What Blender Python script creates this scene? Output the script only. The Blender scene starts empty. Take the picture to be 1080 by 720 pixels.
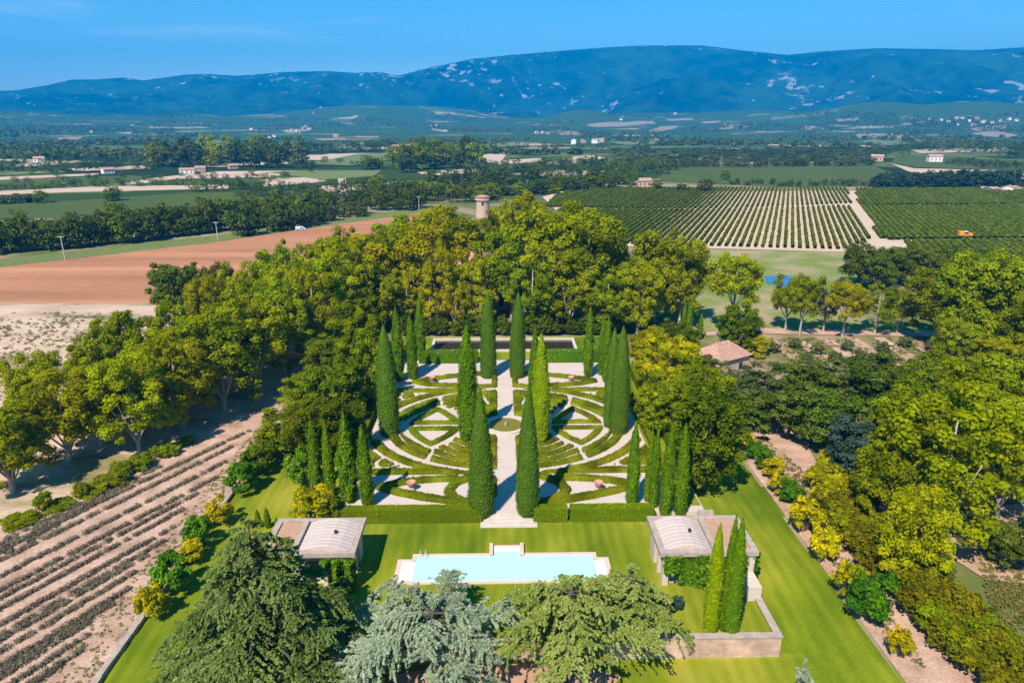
import bpy, math, random
import numpy as np
from mathutils import Vector, noise as mnoise
C = bpy.context.scene
COL = C.collection
PI = math.pi
R = math.radians
rng = np.random.default_rng(7)
random.seed(7)

# ------------------------------------------------------------------ camera, sky, sun, exposure
HC, FPX = 40.0, 720.0
PITCH = math.atan((360 - 128) / FPX)
YAW = R(1.1)
cam = bpy.data.objects.new('camera', bpy.data.cameras.new('camera'))
COL.objects.link(cam)
cam.data.lens, cam.data.sensor_width = 24.0, 36.0
cam.data.clip_start, cam.data.clip_end = 0.5, 30000
cam.location = (0, 0, HC)
cam.rotation_euler = (PI / 2 - PITCH, 0, -YAW)
C.camera = cam

SUN_EL, SUN_DX, SUN_DY = R(50), 0.46, 0.89          # shadows fall away from the viewer and a little to the right
W = bpy.data.worlds.new('World'); C.world = W; W.use_nodes = True
wn, wl = W.node_tree.nodes, W.node_tree.links
sky = wn.new('ShaderNodeTexSky'); sky.sky_type = 'NISHITA'; sky.sun_disc = False
sky.sun_elevation = SUN_EL
sky.sun_rotation = math.atan2(-SUN_DX, -SUN_DY)
sky.altitude = 200; sky.air_density = 1.0; sky.dust_density = 0.2; sky.ozone_density = 3.0
hsv = wn.new('ShaderNodeHueSaturation'); hsv.inputs['Saturation'].default_value = 1.5
hsv.inputs['Hue'].default_value = 0.49
bg = wn['Background']; bg.inputs['Strength'].default_value = 0.095
wl.new(sky.outputs[0], hsv.inputs['Color'])
# faint cirrus wisps high in the sky
tcw = wn.new('ShaderNodeTexCoord'); mpw = wn.new('ShaderNodeMapping'); mpw.inputs['Scale'].default_value = (1.2, 1.2, 9); mpw.inputs['Rotation'].default_value = (.05, .12, .4)
nzw = wn.new('ShaderNodeTexNoise'); nzw.inputs['Scale'].default_value = 2.3; nzw.inputs['Detail'].default_value = 7; nzw.inputs['Distortion'].default_value = .7
rw = wn.new('ShaderNodeMapRange'); rw.inputs[1].default_value = .56; rw.inputs[2].default_value = .80; rw.inputs[3].default_value = 0; rw.inputs[4].default_value = .42
mxw = wn.new('ShaderNodeMix'); mxw.data_type = 'RGBA'; mxw.inputs[7].default_value = (7.5, 7.8, 8.2, 1)
wl.new(tcw.outputs['Generated'], mpw.inputs[0]); wl.new(mpw.outputs[0], nzw.inputs['Vector']); wl.new(nzw.outputs[0], rw.inputs[0]); wl.new(rw.outputs[0], mxw.inputs[0])
wl.new(hsv.outputs[0], mxw.inputs[6]); wl.new(mxw.outputs[2], bg.inputs['Color'])
sun = bpy.data.objects.new('sun', bpy.data.lights.new('sun', 'SUN')); COL.objects.link(sun)
sun.data.energy = 4.6; sun.data.angle = R(0.5); sun.data.color = (1.0, 0.93, 0.82)
sun.rotation_euler = Vector((SUN_DX * math.cos(SUN_EL), SUN_DY * math.cos(SUN_EL), -math.sin(SUN_EL))).to_track_quat('-Z', 'Y').to_euler()
vs = C.view_settings
vs.view_transform = 'Standard'; vs.look = 'None'; vs.gamma = 1.0; vs.use_curve_mapping = False
vs.exposure = 0.95
C.render.engine = 'CYCLES'
cy = C.cycles
cy.max_bounces = 5; cy.diffuse_bounces = 4; cy.glossy_bounces = 2; cy.transmission_bounces = 3
cy.volume_bounces = 0; cy.transparent_max_bounces = 4; cy.caustics_reflective = False; cy.caustics_refractive = False
cy.use_denoising = True

# ------------------------------------------------------------------ finding places on the ground
def smooth(t):
    t = np.clip(t, 0, 1); return t * t * (3 - 2 * t)
def ray(px, py):
    a = (px - 540) / FPX; b = (360 - py) / FPX
    dy = math.cos(PITCH) + b * math.sin(PITCH); dz = -math.sin(PITCH) + b * math.cos(PITCH)
    return (a * math.cos(YAW) + dy * math.sin(YAW), -a * math.sin(YAW) + dy * math.cos(YAW), dz)
def at(px, py, z=0.0):
    d = ray(px, py); t = (z - HC) / d[2]
    return (d[0] * t, d[1] * t)
def depth(x, y, z=0):
    return (x * math.sin(YAW) + y * math.cos(YAW)) * math.cos(PITCH) + (HC - z) * math.sin(PITCH)
def ht(x, y, top):                                   # how tall a thing at x, y is whose tip shows at picture row top
    b = (360 - top) / FPX
    return HC + (x * math.sin(YAW) + y * math.cos(YAW)) * (-math.sin(PITCH) + b * math.cos(PITCH)) / (math.cos(PITCH) + b * math.sin(PITCH))
def azr(px, r, py=150):
    d = ray(px, py); a = math.atan2(d[0], d[1]); return (r * math.sin(a), r * math.cos(a))
HILLS = [azr(905, 3300) + (46, 230), azr(800, 3500) + (26, 380), azr(370, 3900) + (34, 400), azr(460, 3600) + (22, 380), azr(985, 3900) + (24, 400),
         azr(240, 3700) + (18, 500), azr(90, 3800) + (20, 500), azr(690, 3900) + (24, 450)]
hr_ = np.random.default_rng(5)
HILLS += [azr(hr_.uniform(-120, 1200), hr_.uniform(2700, 3950)) + (hr_.uniform(10, 36), hr_.uniform(130, 330)) for _ in range(34)]
def terr(x, y):                                      # far country: flat plain that rises to foothills
    r = np.hypot(x, y)
    z = 40 * smooth((r - 1500) / 2600)
    for hx, hy, h, s in HILLS:
        z = z + h * np.exp(-((x - hx) ** 2 + (y - hy) ** 2) / (s * s))
    return z
def at_far(px, py):
    d = ray(px, py); h = math.hypot(d[0], d[1]); r = 900.0
    while r < 6500:
        x, y = d[0] / h * r, d[1] / h * r
        if HC + d[2] / h * r <= float(terr(x, y)): return (x, y)
        r += 15
    return (d[0] / h * 3500, d[1] / h * 3500)
WALL_Y = 44.9
def lawn_z(x, y):                                    # the lawn: level, dropping below the brick wall
    t = smooth((WALL_Y + 0.34 - y) / 0.3)
    side = smooth((58 - y) / 14) * smooth((x - 22.7) / 0.8)
    d = np.maximum(t, side) * smooth((x + 27) / 7) * smooth((30.4 - x) / 6.5)
    return -1.7 * d
TZ = 0.45                                            # level of the parterre terrace

# ------------------------------------------------------------------ helpers: objects
def obj(name, me, mats=None, parent=None, loc=(0, 0, 0)):
    o = bpy.data.objects.new(name, me); COL.objects.link(o); o.location = loc
    if mats is not None:
        me.materials.clear()
        for m in (mats if isinstance(mats, (list, tuple)) else [mats]): me.materials.append(m)
    if parent: o.parent = parent
    return o
def tag(o, label, cat, group=None, kind=None):
    if label: o['label'] = label
    if cat: o['category'] = cat
    if group: o['group'] = group
    if kind: o['kind'] = kind
    return o
def thing(name, label, cat, loc=(0, 0, 0), rz=0.0, group=None):
    o = bpy.data.objects.new(name, None); COL.objects.link(o)
    o.location = loc; o.rotation_euler = (0, 0, rz); o.empty_display_size = 0.3
    return tag(o, label, cat, group)
def struct(name, me, m):
    o = obj(name, me, m); o['kind'] = 'structure'; return o
def quads(name, V, F, v=None, smooth_=False, mi=None):
    me = bpy.data.meshes.new(name); V = np.asarray(V, dtype=np.float32); F = np.asarray(F, dtype=np.int32)
    k = F.shape[1]
    me.vertices.add(len(V)); me.vertices.foreach_set('co', V.ravel())
    me.loops.add(F.size); me.loops.foreach_set('vertex_index', F.ravel())
    me.polygons.add(len(F)); me.polygons.foreach_set('loop_start', np.arange(0, F.size, k, dtype=np.int32))
    if smooth_: me.polygons.foreach_set('use_smooth', np.ones(len(F), dtype=bool))
    if mi is not None: me.polygons.foreach_set('material_index', np.asarray(mi, dtype=np.int32))
    me.update(calc_edges=True)
    if v is not None:
        a = me.attributes.new('v', 'FLOAT', 'FACE'); a.data.foreach_set('value', np.asarray(v, dtype=np.float32))
    return me
class MB:                                            # collects faces of any size into one mesh
    def __init__(s): s.v, s.f, s.m = [], [], []
    def add(s, vs_, fs, m=0):
        b = len(s.v); s.v += [tuple(p) for p in vs_]; s.f += [tuple(b + i for i in f) for f in fs]; s.m += [m] * len(fs); return s
    def box(s, x0, x1, y0, y1, z0, z1, m=0):
        return s.add([(x0, y0, z0), (x1, y0, z0), (x1, y1, z0), (x0, y1, z0), (x0, y0, z1), (x1, y0, z1), (x1, y1, z1), (x0, y1, z1)],
                     [(0, 3, 2, 1), (4, 5, 6, 7), (0, 1, 5, 4), (1, 2, 6, 5), (2, 3, 7, 6), (3, 0, 4, 7)], m)
    def tube(s, pts, rad, seg=8, m=0, cap=True):
        rings = []
        for i, p in enumerate(pts):
            p = Vector(p); a = Vector(pts[max(i - 1, 0)]); b = Vector(pts[min(i + 1, len(pts) - 1)]); d = (b - a).normalized()
            u = d.cross(Vector((0.31, 0.95, 0.05))); u.normalize(); w = d.cross(u)
            rings.append([p + (u * math.cos(2 * PI * k / seg) + w * math.sin(2 * PI * k / seg)) * rad[i] for k in range(seg)])
        vs_ = [q for r_ in rings for q in r_]; fs = []
        for i in range(len(pts) - 1):
            for k in range(seg):
                fs.append((i * seg + k, i * seg + (k + 1) % seg, (i + 1) * seg + (k + 1) % seg, (i + 1) * seg + k))
        if cap: fs.append(tuple((len(pts) - 1) * seg + k for k in range(seg)))
        return s.add(vs_, fs, m)
    def lathe(s, prof, seg=24, c=(0, 0, 0), m=0):
        vs_ = [(c[0] + r * math.cos(2 * PI * k / seg), c[1] + r * math.sin(2 * PI * k / seg), c[2] + z) for r, z in prof for k in range(seg)]
        fs = [(i * seg + k, i * seg + (k + 1) % seg, (i + 1) * seg + (k + 1) % seg, (i + 1) * seg + k) for i in range(len(prof) - 1) for k in range(seg)]
        return s.add(vs_, fs, m)
    def mesh(s, name, smooth_=False, bevel=0):
        me = bpy.data.meshes.new(name); me.from_pydata(s.v, [], s.f)
        me.polygons.foreach_set('material_index', s.m)
        if smooth_: me.polygons.foreach_set('use_smooth', [True] * len(s.f))
        me.update(); return me
    def obj(s, name, mats, parent=None, loc=(0, 0, 0), smooth_=False):
        return obj(name, s.mesh(name, smooth_), mats, parent, loc)
def sheet(name, poly, z, m):                         # a flat polygon of ground
    me = bpy.data.meshes.new(name); me.from_pydata([(x, y, z) for x, y in poly], [], [tuple(range(len(poly)))]); me.update()
    if me.polygons[0].normal.z < 0: me.flip_normals()
    return struct(name, me, m)
def gridmesh(name, xs, ys, zf, smooth_=True):
    X, Y = np.meshgrid(xs, ys); Z = zf(X, Y)
    V = np.stack([X, Y, Z], -1).reshape(-1, 3); nx, ny = len(xs), len(ys)
    i = (np.arange(ny - 1)[:, None] * nx + np.arange(nx - 1)[None]).ravel()
    return quads(name, V, np.stack([i, i + 1, i + nx + 1, i + nx], -1), smooth_=smooth_)
def nth(n):
    return ['first', 'second', 'third', 'fourth', 'fifth', 'sixth', 'seventh', 'eighth', 'ninth', 'tenth', 'eleventh', 'twelfth', 'thirteenth', 'fourteenth', 'fifteenth', 'sixteenth', 'seventeenth', 'eighteenth', 'nineteenth', 'twentieth'][n]

# ------------------------------------------------------------------ helpers: materials
def newmat(name):
    m = bpy.data.materials.new(name); m.use_nodes = True
    n, l = m.node_tree.nodes, m.node_tree.links
    return m, n, l, n['Principled BSDF']
def ramp(n, cols):
    r = n.new('ShaderNodeValToRGB'); e = r.color_ramp.elements
    while len(e) < len(cols): e.new(0.5)
    for i, c in enumerate(cols):
        p, c = (c if len(c) == 2 else (i / (len(cols) - 1), c))
        e[i].position = min(p, 1.0); e[i].color = tuple(c) + (1,)
    return r
def mat(name, cols, scale=1.0, detail=4, rough=0.9, bump=0.0, stretch=(1, 1, 1), spec=0.2, fine=None, bdist=0.05, rot=0.0, metal=0.0, distort=0.0):
    """noise-mottled surface: cols spread by a broad noise, 'fine' = (scale, amount) of a second grain"""
    m, n, l, b = newmat(name)
    tc = n.new('ShaderNodeTexCoord'); mp = n.new('ShaderNodeMapping'); mp.inputs['Scale'].default_value = stretch; mp.inputs['Rotation'].default_value = (0, 0, rot)
    l.new(tc.outputs['Object'], mp.inputs[0])
    nz = n.new('ShaderNodeTexNoise'); nz.inputs['Scale'].default_value = scale; nz.inputs['Detail'].default_value = detail; nz.inputs['Distortion'].default_value = distort
    l.new(mp.outputs[0], nz.inputs['Vector'])
    rp = ramp(n, cols); l.new(nz.outputs[0], rp.inputs[0]); col = rp.outputs[0]; hsrc = nz.outputs[0]
    if fine:
        n2 = n.new('ShaderNodeTexNoise'); n2.inputs['Scale'].default_value = fine[0]; n2.inputs['Detail'].default_value = 3
        l.new(mp.outputs[0], n2.inputs['Vector'])
        mr = n.new('ShaderNodeMapRange'); mr.inputs[1].default_value = .25; mr.inputs[2].default_value = .75; mr.inputs[3].default_value = 1 - fine[1]; mr.inputs[4].default_value = 1 + fine[1]
        l.new(n2.outputs[0], mr.inputs[0])
        mx = n.new('ShaderNodeVectorMath'); mx.operation = 'SCALE'; l.new(col, mx.inputs[0]); l.new(mr.outputs[0], mx.inputs['Scale'])
        col = mx.outputs[0]; hsrc = n2.outputs[0]
    l.new(col, b.inputs['Base Color']); b.inputs['Roughness'].default_value = rough; b.inputs['Specular IOR Level'].default_value = spec; b.inputs['Metallic'].default_value = metal
    if bump:
        bp = n.new('ShaderNodeBump'); bp.inputs['Strength'].default_value = bump; bp.inputs['Distance'].default_value = bdist
        l.new(hsrc, bp.inputs['Height']); l.new(bp.outputs[0], b.inputs['Normal'])
    return m
def leafmat(name, cols, transl=0.3, hue=0.02, val=0.15, tcol=None):
    m, n, l, b = newmat(name); n.remove(b)
    at_ = n.new('ShaderNodeAttribute'); at_.attribute_name = 'v'
    rp = ramp(n, cols); l.new(at_.outputs['Fac'], rp.inputs[0])
    oi = n.new('ShaderNodeObjectInfo')
    h = n.new('ShaderNodeHueSaturation')
    for o_, (lo, hi) in (('Hue', (.5 - hue, .5 + hue)), ('Value', (1 - val, 1 + val))):
        mr = n.new('ShaderNodeMapRange'); mr.inputs[3].default_value = lo; mr.inputs[4].default_value = hi
        if o_ == 'Value':
            ml = n.new('ShaderNodeMath'); ml.operation = 'MULTIPLY'; ml.inputs[1].default_value = 7.31; fr = n.new('ShaderNodeMath'); fr.operation = 'FRACT'
            l.new(oi.outputs['Random'], ml.inputs[0]); l.new(ml.outputs[0], fr.inputs[0]); l.new(fr.outputs[0], mr.inputs[0])
        else: l.new(oi.outputs['Random'], mr.inputs[0])
        l.new(mr.outputs[0], h.inputs[o_])
    l.new(rp.outputs[0], h.inputs['Color'])
    d = n.new('ShaderNodeBsdfDiffuse'); t = n.new('ShaderNodeBsdfTranslucent'); mx = n.new('ShaderNodeMixShader'); mx.inputs[0].default_value = transl
    l.new(h.outputs[0], d.inputs[0])
    tm = n.new('ShaderNodeMix'); tm.data_type = 'RGBA'; tm.blend_type = 'MULTIPLY'; tm.inputs[0].default_value = 1.0
    tm.inputs[7].default_value = tuple(tcol or (1.5, 1.5, 0.6)) + (1,)
    l.new(h.outputs[0], tm.inputs[6]); l.new(tm.outputs[2], t.inputs[0])
    l.new(d.outputs[0], mx.inputs[1]); l.new(t.outputs[0], mx.inputs[2]); l.new(mx.outputs[0], n['Material Output'].inputs[0])
    return m

LF = {
 'plane': leafmat('plane_leaves', [(0.11, 0.125, 0.0004), (0.29, 0.315, 0.0008), (0.47, 0.46, 0.004)], 0.5, 0.016, 0.18),
 'plane_gold': leafmat('plane_leaves_yellowing', [(0.16, 0.16, 0.0004), (0.37, 0.35, 0.0008), (0.56, 0.47, 0.004)], 0.5, 0.02, 0.15),
 'plane_deep': leafmat('plane_leaves_deep', [(0.075, 0.105, 0.0006), (0.205, 0.25, 0.001), (0.35, 0.375, 0.004)], 0.45, 0.016, 0.2),
 'dark': leafmat('dark_leaves', [(0.038, 0.066, 0.001), (0.105, 0.145, 0.002), (0.21, 0.245, 0.004)], 0.35, 0.016, 0.2),
 'oak': leafmat('oak_leaves', [(0.035, 0.058, 0.003), (0.09, 0.12, 0.008), (0.16, 0.195, 0.025)], 0.3, 0.016, 0.22),
 'olive': leafmat('olive_leaves', [(0.05, 0.065, 0.015), (0.12, 0.14, 0.035), (0.22, 0.24, 0.09)], 0.25, 0.015, 0.18),
 'pine': leafmat('blue_pine_needles', [(0.016, 0.036, 0.02), (0.034, 0.062, 0.038), (0.065, 0.1, 0.06)], .1, .01, .15),
 'cypress': leafmat('cypress_foliage', [(0.03, 0.075, 0.001), (0.09, 0.165, 0.002), (0.17, 0.25, 0.004)], .1, .008, .12),
 'cypress_lime': leafmat('cypress_lime_foliage', [(0.09, 0.14, 0.0005), (0.2, 0.27, 0.001), (0.33, 0.38, 0.004)], .1, .006, .08),
 'clipped': leafmat('clipped_cypress_foliage', [(0.04, 0.09, 0.006), (0.085, 0.16, 0.01), (0.14, 0.21, 0.018)], .1, .008, .08),
 'box': leafmat('box_leaves', [(0.07, 0.085, 0.001), (0.14, 0.16, 0.003), (0.23, 0.235, 0.008)], 0.15, 0.015, 0.12),
 'hedge': leafmat('hedge_leaves', [(0.06, 0.11, 0.001), (0.13, 0.18, 0.002), (0.3, 0.27, 0.003)], .2, .008, .08),
 'laurel': leafmat('laurel_leaves', [(0.025, 0.085, 0.002), (0.075, 0.18, 0.004), (0.17, 0.29, 0.01)], .3, .012, .15),
 'yellow': leafmat('yellow_shrub_leaves', [(0.09, 0.13, 0.001), (0.36, 0.32, 0.001), (0.7, 0.48, 0.003)], .3, .008, .1),
 'scrub': leafmat('bronze_hedge_leaves', [(0.06, 0.065, 0.001), (0.145, 0.135, 0.002), (0.25, 0.21, 0.004)], .25, .012, .15),
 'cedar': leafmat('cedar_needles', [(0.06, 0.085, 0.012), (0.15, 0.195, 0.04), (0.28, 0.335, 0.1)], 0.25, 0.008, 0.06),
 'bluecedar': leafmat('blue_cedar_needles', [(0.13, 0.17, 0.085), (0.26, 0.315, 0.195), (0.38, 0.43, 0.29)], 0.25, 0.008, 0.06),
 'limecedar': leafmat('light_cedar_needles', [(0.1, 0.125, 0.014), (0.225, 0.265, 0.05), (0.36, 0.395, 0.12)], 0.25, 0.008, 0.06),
 'lavender': leafmat('lavender_tufts', [(0.08, 0.062, 0.042), (0.14, 0.115, 0.075), (0.21, 0.18, 0.11)], 0.1, 0.02, 0.12),
 'vine': leafmat('vine_leaves', [(0.04, 0.068, 0.002), (0.085, 0.115, 0.006), (0.15, 0.17, 0.015)], .25, .01, .1),
 'weed': leafmat('weed_leaves', [(0.07, 0.08, 0.008), (0.16, 0.15, 0.03), (0.28, 0.22, 0.08)], .2, .01, .1),
 'far': leafmat('far_wood_leaves', [(0.03, 0.05, 0.006), (0.07, 0.095, 0.014), (0.14, 0.165, 0.03)], .2, .014, .25),
}
M = {
 'bark_pale': mat('plane_bark', [(.16, .14, .11), (.36, .32, .26), (.24, .22, .17)], 3, 4, .9, .3),
 'bark': mat('dark_bark', [(.045, .035, .028), (.11, .09, .07)], 4, 4, .95, .4),
 'ground': mat('dry_meadow', [(.3, (.100, .115, .030)), (.46, (.165, .150, .055)), (.58, (.30, .21, .135)), (.75, (.36, .25, .17))], .045, 7, .95, .25, fine=(1.3, .25), bdist=.15),
 'gravel': mat('pale_gravel', [(.44, .35, .295), (.56, .455, .395)], .5, 6, .95, .2, fine=(14, .10)),
 'sand': mat('sandy_earth', [(.3, (.26, .165, .105)), (.5, (.42, .265, .185)), (.75, (.54, .36, .265))], .35, 8, .95, .5, fine=(5, .22), bdist=.12),
 'stubble': mat('stubble_earth', [(.34, (.19, .165, .065)), (.45, (.44, .31, .21)), (.6, (.53, .38, .275)), (.75, (.47, .32, .22))], .11, 9, .95, .4, fine=(2.2, .22), stretch=(.45, 1.2, 1), rot=.35, bdist=.15),
 'plough': mat('ploughed_earth', [(.3, (.28, .125, .058)), (.5, (.38, .165, .078)), (.7, (.46, .22, .115))], .06, 9, .95, .5, fine=(1.6, .2), stretch=(.12, 1.4, 1), rot=.28, bdist=.15),
 'reddish': mat('reddish_bare_ground', [(.26, .15, .095), (.40, .25, .17), (.20, .17, .06)], .25, 7, .95, .3, fine=(3, .2)),
 'beige_far': mat('distant_bare_earth', [(.20, .15, .09), (.34, .25, .17)], .012, 5, .95),
 'beige': mat('bare_field_earth', [(.42, .285, .195), (.54, .39, .285)], .03, 6, .95, fine=(.8, .12)),
 'meadow': mat('green_meadow', [(.3, (.125, .175, .022)), (.48, (.165, .195, .04)), (.6, (.30, .235, .12)), (.75, (.42, .29, .18))], .05, 5, .95, fine=(1.2, .15)),
 'crop': mat('green_crop', [(.045, .066, .006), (.075, .100, .010)], .04, 5, .95, fine=(.5, .2), stretch=(1, .25, 1)),
 'crop_pale': mat('pale_green_crop', [(.10, .135, .03), (.16, .175, .055)], .04, 5, .95, fine=(.5, .2)),
 'vsoil': mat('vineyard_soil', [(.45, .32, .22), (.56, .42, .31)], .1, 6, .95, fine=(1.2, .12)),
 'stone': mat('pale_stone', [(.42, .35, .30), (.60, .52, .46)], 1.2, 6, .85, .15, fine=(10, .1)),
 'stone_old': mat('weathered_stone', [(.19, .145, .115), (.36, .285, .235), (.50, .41, .345)], 1.5, 7, .9, .3, fine=(12, .15)),
 'coping': mat('pink_stone_coping', [(.50, .36, .29), (.62, .47, .39)], 2.0, 5, .8, .1, fine=(14, .08)),
 'render_wall': mat('ochre_render', [(.42, .27, .185), (.56, .385, .285)], .6, 6, .9, .15, fine=(8, .08)),
 'cream': mat('cream_plaster', [(.46, .375, .30), (.60, .50, .41)], .7, 6, .9, .1, fine=(9, .1)),
 'white': mat('white_plaster', [(.66, .62, .58), (.78, .74, .70)], .6, 4, .85),
 'vault': mat('beige_vault_sheet', [(.42, .33, .28), (.56, .46, .40)], .8, 5, .6, .1, stretch=(.2, 2, 1)),
 'terracotta': mat('terracotta_floor', [(.34, .185, .115), (.48, .285, .19)], 1.5, 6, .9, .15, fine=(9, .12)),
 'tower': mat('pink_tower_render', [(.42, .27, .21), (.54, .37, .30)], .6, 6, .9, .15, fine=(8, .08)),
 'urn': mat('terracotta_pot', [(.42, .20, .125), (.54, .29, .20)], 4, 4, .8),
 'dark': mat('dark_opening', [(.02, .018, .016), (.04, .035, .03)], 2, 2, .6),
 'shutter': mat('grey_blue_shutter', [(.30, .33, .36), (.38, .41, .44)], 2, 2, .6),
 'metal': mat('grey_metal', [(.35, .35, .35), (.45, .45, .45)], 2, 2, .5),
 'pole': mat('concrete_pole', [(.38, .36, .33), (.48, .46, .43)], 1, 3, .85),
 'tyre': mat('black_rubber', [(.02, .02, .02), (.035, .035, .035)], 4, 2, .8),
 'orange': mat('orange_paint', [(.80, .22, .01), (.88, .27, .015)], 3, 2, .4, spec=.5),
 'vanwhite': mat('white_paint', [(.74, .76, .80), (.80, .82, .85)], 3, 2, .3, spec=.5),
 'vanblue': mat('blue_paint', [(.06, .16, .42), (.08, .20, .48)], 3, 2, .3, spec=.5),
 'glass': mat('dark_glass', [(.03, .04, .05), (.05, .06, .07)], 1, 2, .05, spec=.8),
 'wood_dead': mat('dead_wood', [(.10, .075, .065), (.22, .17, .15)], 3, 5, .95, .3),
}
def tilemat(name, c1, c2, mortar, sx, sy, rough=.85):
    m, n, l, b = newmat(name)
    tc = n.new('ShaderNodeTexCoord'); br = n.new('ShaderNodeTexBrick')
    sp = n.new('ShaderNodeSeparateXYZ'); cb = n.new('ShaderNodeCombineXYZ'); ad = n.new('ShaderNodeMath'); ad.operation = 'ADD'
    l.new(tc.outputs['Object'], sp.inputs[0]); l.new(sp.outputs[0], ad.inputs[0]); l.new(sp.outputs[1], ad.inputs[1])
    l.new(ad.outputs[0], cb.inputs[0]); l.new(sp.outputs[2], cb.inputs[1]); l.new(cb.outputs[0], br.inputs[0])
    br.inputs['Color1'].default_value = c1 + (1,); br.inputs['Color2'].default_value = c2 + (1,); br.inputs['Mortar'].default_value = mortar + (1,)
    br.inputs['Scale'].default_value = 1; br.inputs['Brick Width'].default_value = sx; br.inputs['Row Height'].default_value = sy; br.inputs['Mortar Size'].default_value = .018
    nz = n.new('ShaderNodeTexNoise'); nz.inputs['Scale'].default_value = .9; nz.inputs['Detail'].default_value = 7; l.new(tc.outputs['Object'], nz.inputs[0])
    mr = n.new('ShaderNodeMapRange'); mr.inputs[1].default_value = .3; mr.inputs[2].default_value = .7; mr.inputs[3].default_value = .65; mr.inputs[4].default_value = 1.25; l.new(nz.outputs[0], mr.inputs[0])
    sc = n.new('ShaderNodeVectorMath'); sc.operation = 'SCALE'; l.new(br.outputs[0], sc.inputs[0]); l.new(mr.outputs[0], sc.inputs['Scale'])
    l.new(sc.outputs[0], b.inputs['Base Color']); b.inputs['Roughness'].default_value = rough
    bp = n.new('ShaderNodeBump'); bp.inputs['Strength'].default_value = .5; bp.inputs['Distance'].default_value = .03; l.new(br.outputs['Fac'], bp.inputs['Height']); bp.invert = True
    l.new(bp.outputs[0], b.inputs['Normal']); return m
M['brick'] = tilemat('old_brick', (.46, .23, .14), (.56, .33, .22), (.50, .40, .33), .34, .11)
def roofmat(name):
    m, n, l, b = newmat(name)
    tc = n.new('ShaderNodeTexCoord'); wv = n.new('ShaderNodeTexWave'); wv.inputs['Scale'].default_value = 1.6; wv.bands_direction = 'X'; wv.inputs['Distortion'].default_value = .6
    nz = n.new('ShaderNodeTexNoise'); nz.inputs['Scale'].default_value = 3; nz.inputs['Detail'].default_value = 6
    l.new(tc.outputs['Object'], wv.inputs[0]); l.new(tc.outputs['Object'], nz.inputs[0])
    rp = ramp(n, [(.25, (.30, .145, .095)), (.5, (.46, .245, .175)), (.75, (.56, .36, .28))]); l.new(nz.outputs[0], rp.inputs[0]); l.new(rp.outputs[0], b.inputs['Base Color'])
    bp = n.new('ShaderNodeBump'); bp.inputs['Strength'].default_value = .8; bp.inputs['Distance'].default_value = .08; l.new(wv.outputs[0], bp.inputs['Height']); l.new(bp.outputs[0], b.inputs['Normal'])
    b.inputs['Roughness'].default_value = .9; return m
M['roof'] = roofmat('clay_roof_tiles')
def watermat(name, col, rough=.03, bump=.12, scale=2.0):
    m, n, l, b = newmat(name)
    b.inputs['Base Color'].default_value = col + (1,); b.inputs['Roughness'].default_value = rough; b.inputs['IOR'].default_value = 1.33
    tc = n.new('ShaderNodeTexCoord'); nz = n.new('ShaderNodeTexNoise'); nz.inputs['Scale'].default_value = scale; l.new(tc.outputs['Object'], nz.inputs[0])
    bp = n.new('ShaderNodeBump'); bp.inputs['Strength'].default_value = bump; l.new(nz.outputs[0], bp.inputs['Height']); l.new(bp.outputs[0], b.inputs['Normal']); return m
M['poolwater'] = watermat('pool_water', (.40, .72, .73))
M['darkwater'] = watermat('still_pond_water', (.030, .024, .016), .02, .02)
M['basinwater'] = watermat('green_basin_water', (.17, .15, .015), .35, .05)
M['bluewater'] = watermat('blue_pond_water', (.05, .13, .26), .05, .03)

def lawnmat():
    m, n, l, b = newmat('mown_lawn'); tc = n.new('ShaderNodeTexCoord')
    def nz(sc, det, stretch=(1, 1, 1)):
        mp = n.new('ShaderNodeMapping'); mp.inputs['Scale'].default_value = stretch; l.new(tc.outputs['Object'], mp.inputs[0])
        q = n.new('ShaderNodeTexNoise'); q.inputs['Scale'].default_value = sc; q.inputs['Detail'].default_value = det; l.new(mp.outputs[0], q.inputs[0]); return q.outputs[0]
    big = nz(.075, 5, (1, .7, 1)); mid = nz(.5, 6, (1, .25, 1)); fine = nz(7, 4)
    wv = n.new('ShaderNodeTexWave'); wv.bands_direction = 'X'; wv.inputs['Scale'].default_value = .26; wv.inputs['Distortion'].default_value = 7; wv.inputs['Detail'].default_value = 3; wv.inputs['Detail Scale'].default_value = .35
    mpw = n.new('ShaderNodeMapping'); mpw.inputs['Scale'].default_value = (1, .16, 1); mpw.inputs['Rotation'].default_value = (0, 0, -.06); l.new(tc.outputs['Object'], mpw.inputs[0]); l.new(mpw.outputs[0], wv.inputs[0])
    def madd(a, k, c):
        q = n.new('ShaderNodeMath'); q.operation = 'MULTIPLY_ADD'; l.new(a, q.inputs[0]); q.inputs[1].default_value = k
        if isinstance(c, float): q.inputs[2].default_value = c
        else: l.new(c, q.inputs[2])
        return q.outputs[0]
    f = madd(big, 1.0, 0.0); f = madd(mid, .55, f); f = madd(wv.outputs['Fac'], .06, f); f = madd(fine, .28, f); f = madd(f, 1.0, -.48)
    rp = ramp(n, [(.2, (.062, .105, .002)), (.36, (.105, .148, .003)), (.5, (.175, .20, .008)), (.64, (.27, .25, .022)), (.78, (.31, .245, .06))]); l.new(f, rp.inputs[0]); l.new(rp.outputs[0], b.inputs['Base Color'])
    b.inputs['Roughness'].default_value = .95; b.inputs['Specular IOR Level'].default_value = .1
    bp = n.new('ShaderNodeBump'); bp.inputs['Strength'].default_value = .5; bp.inputs['Distance'].default_value = .07; l.new(fine, bp.inputs['Height']); l.new(bp.outputs[0], b.inputs['Normal']); return m
M['lawn'] = lawnmat()
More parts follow.
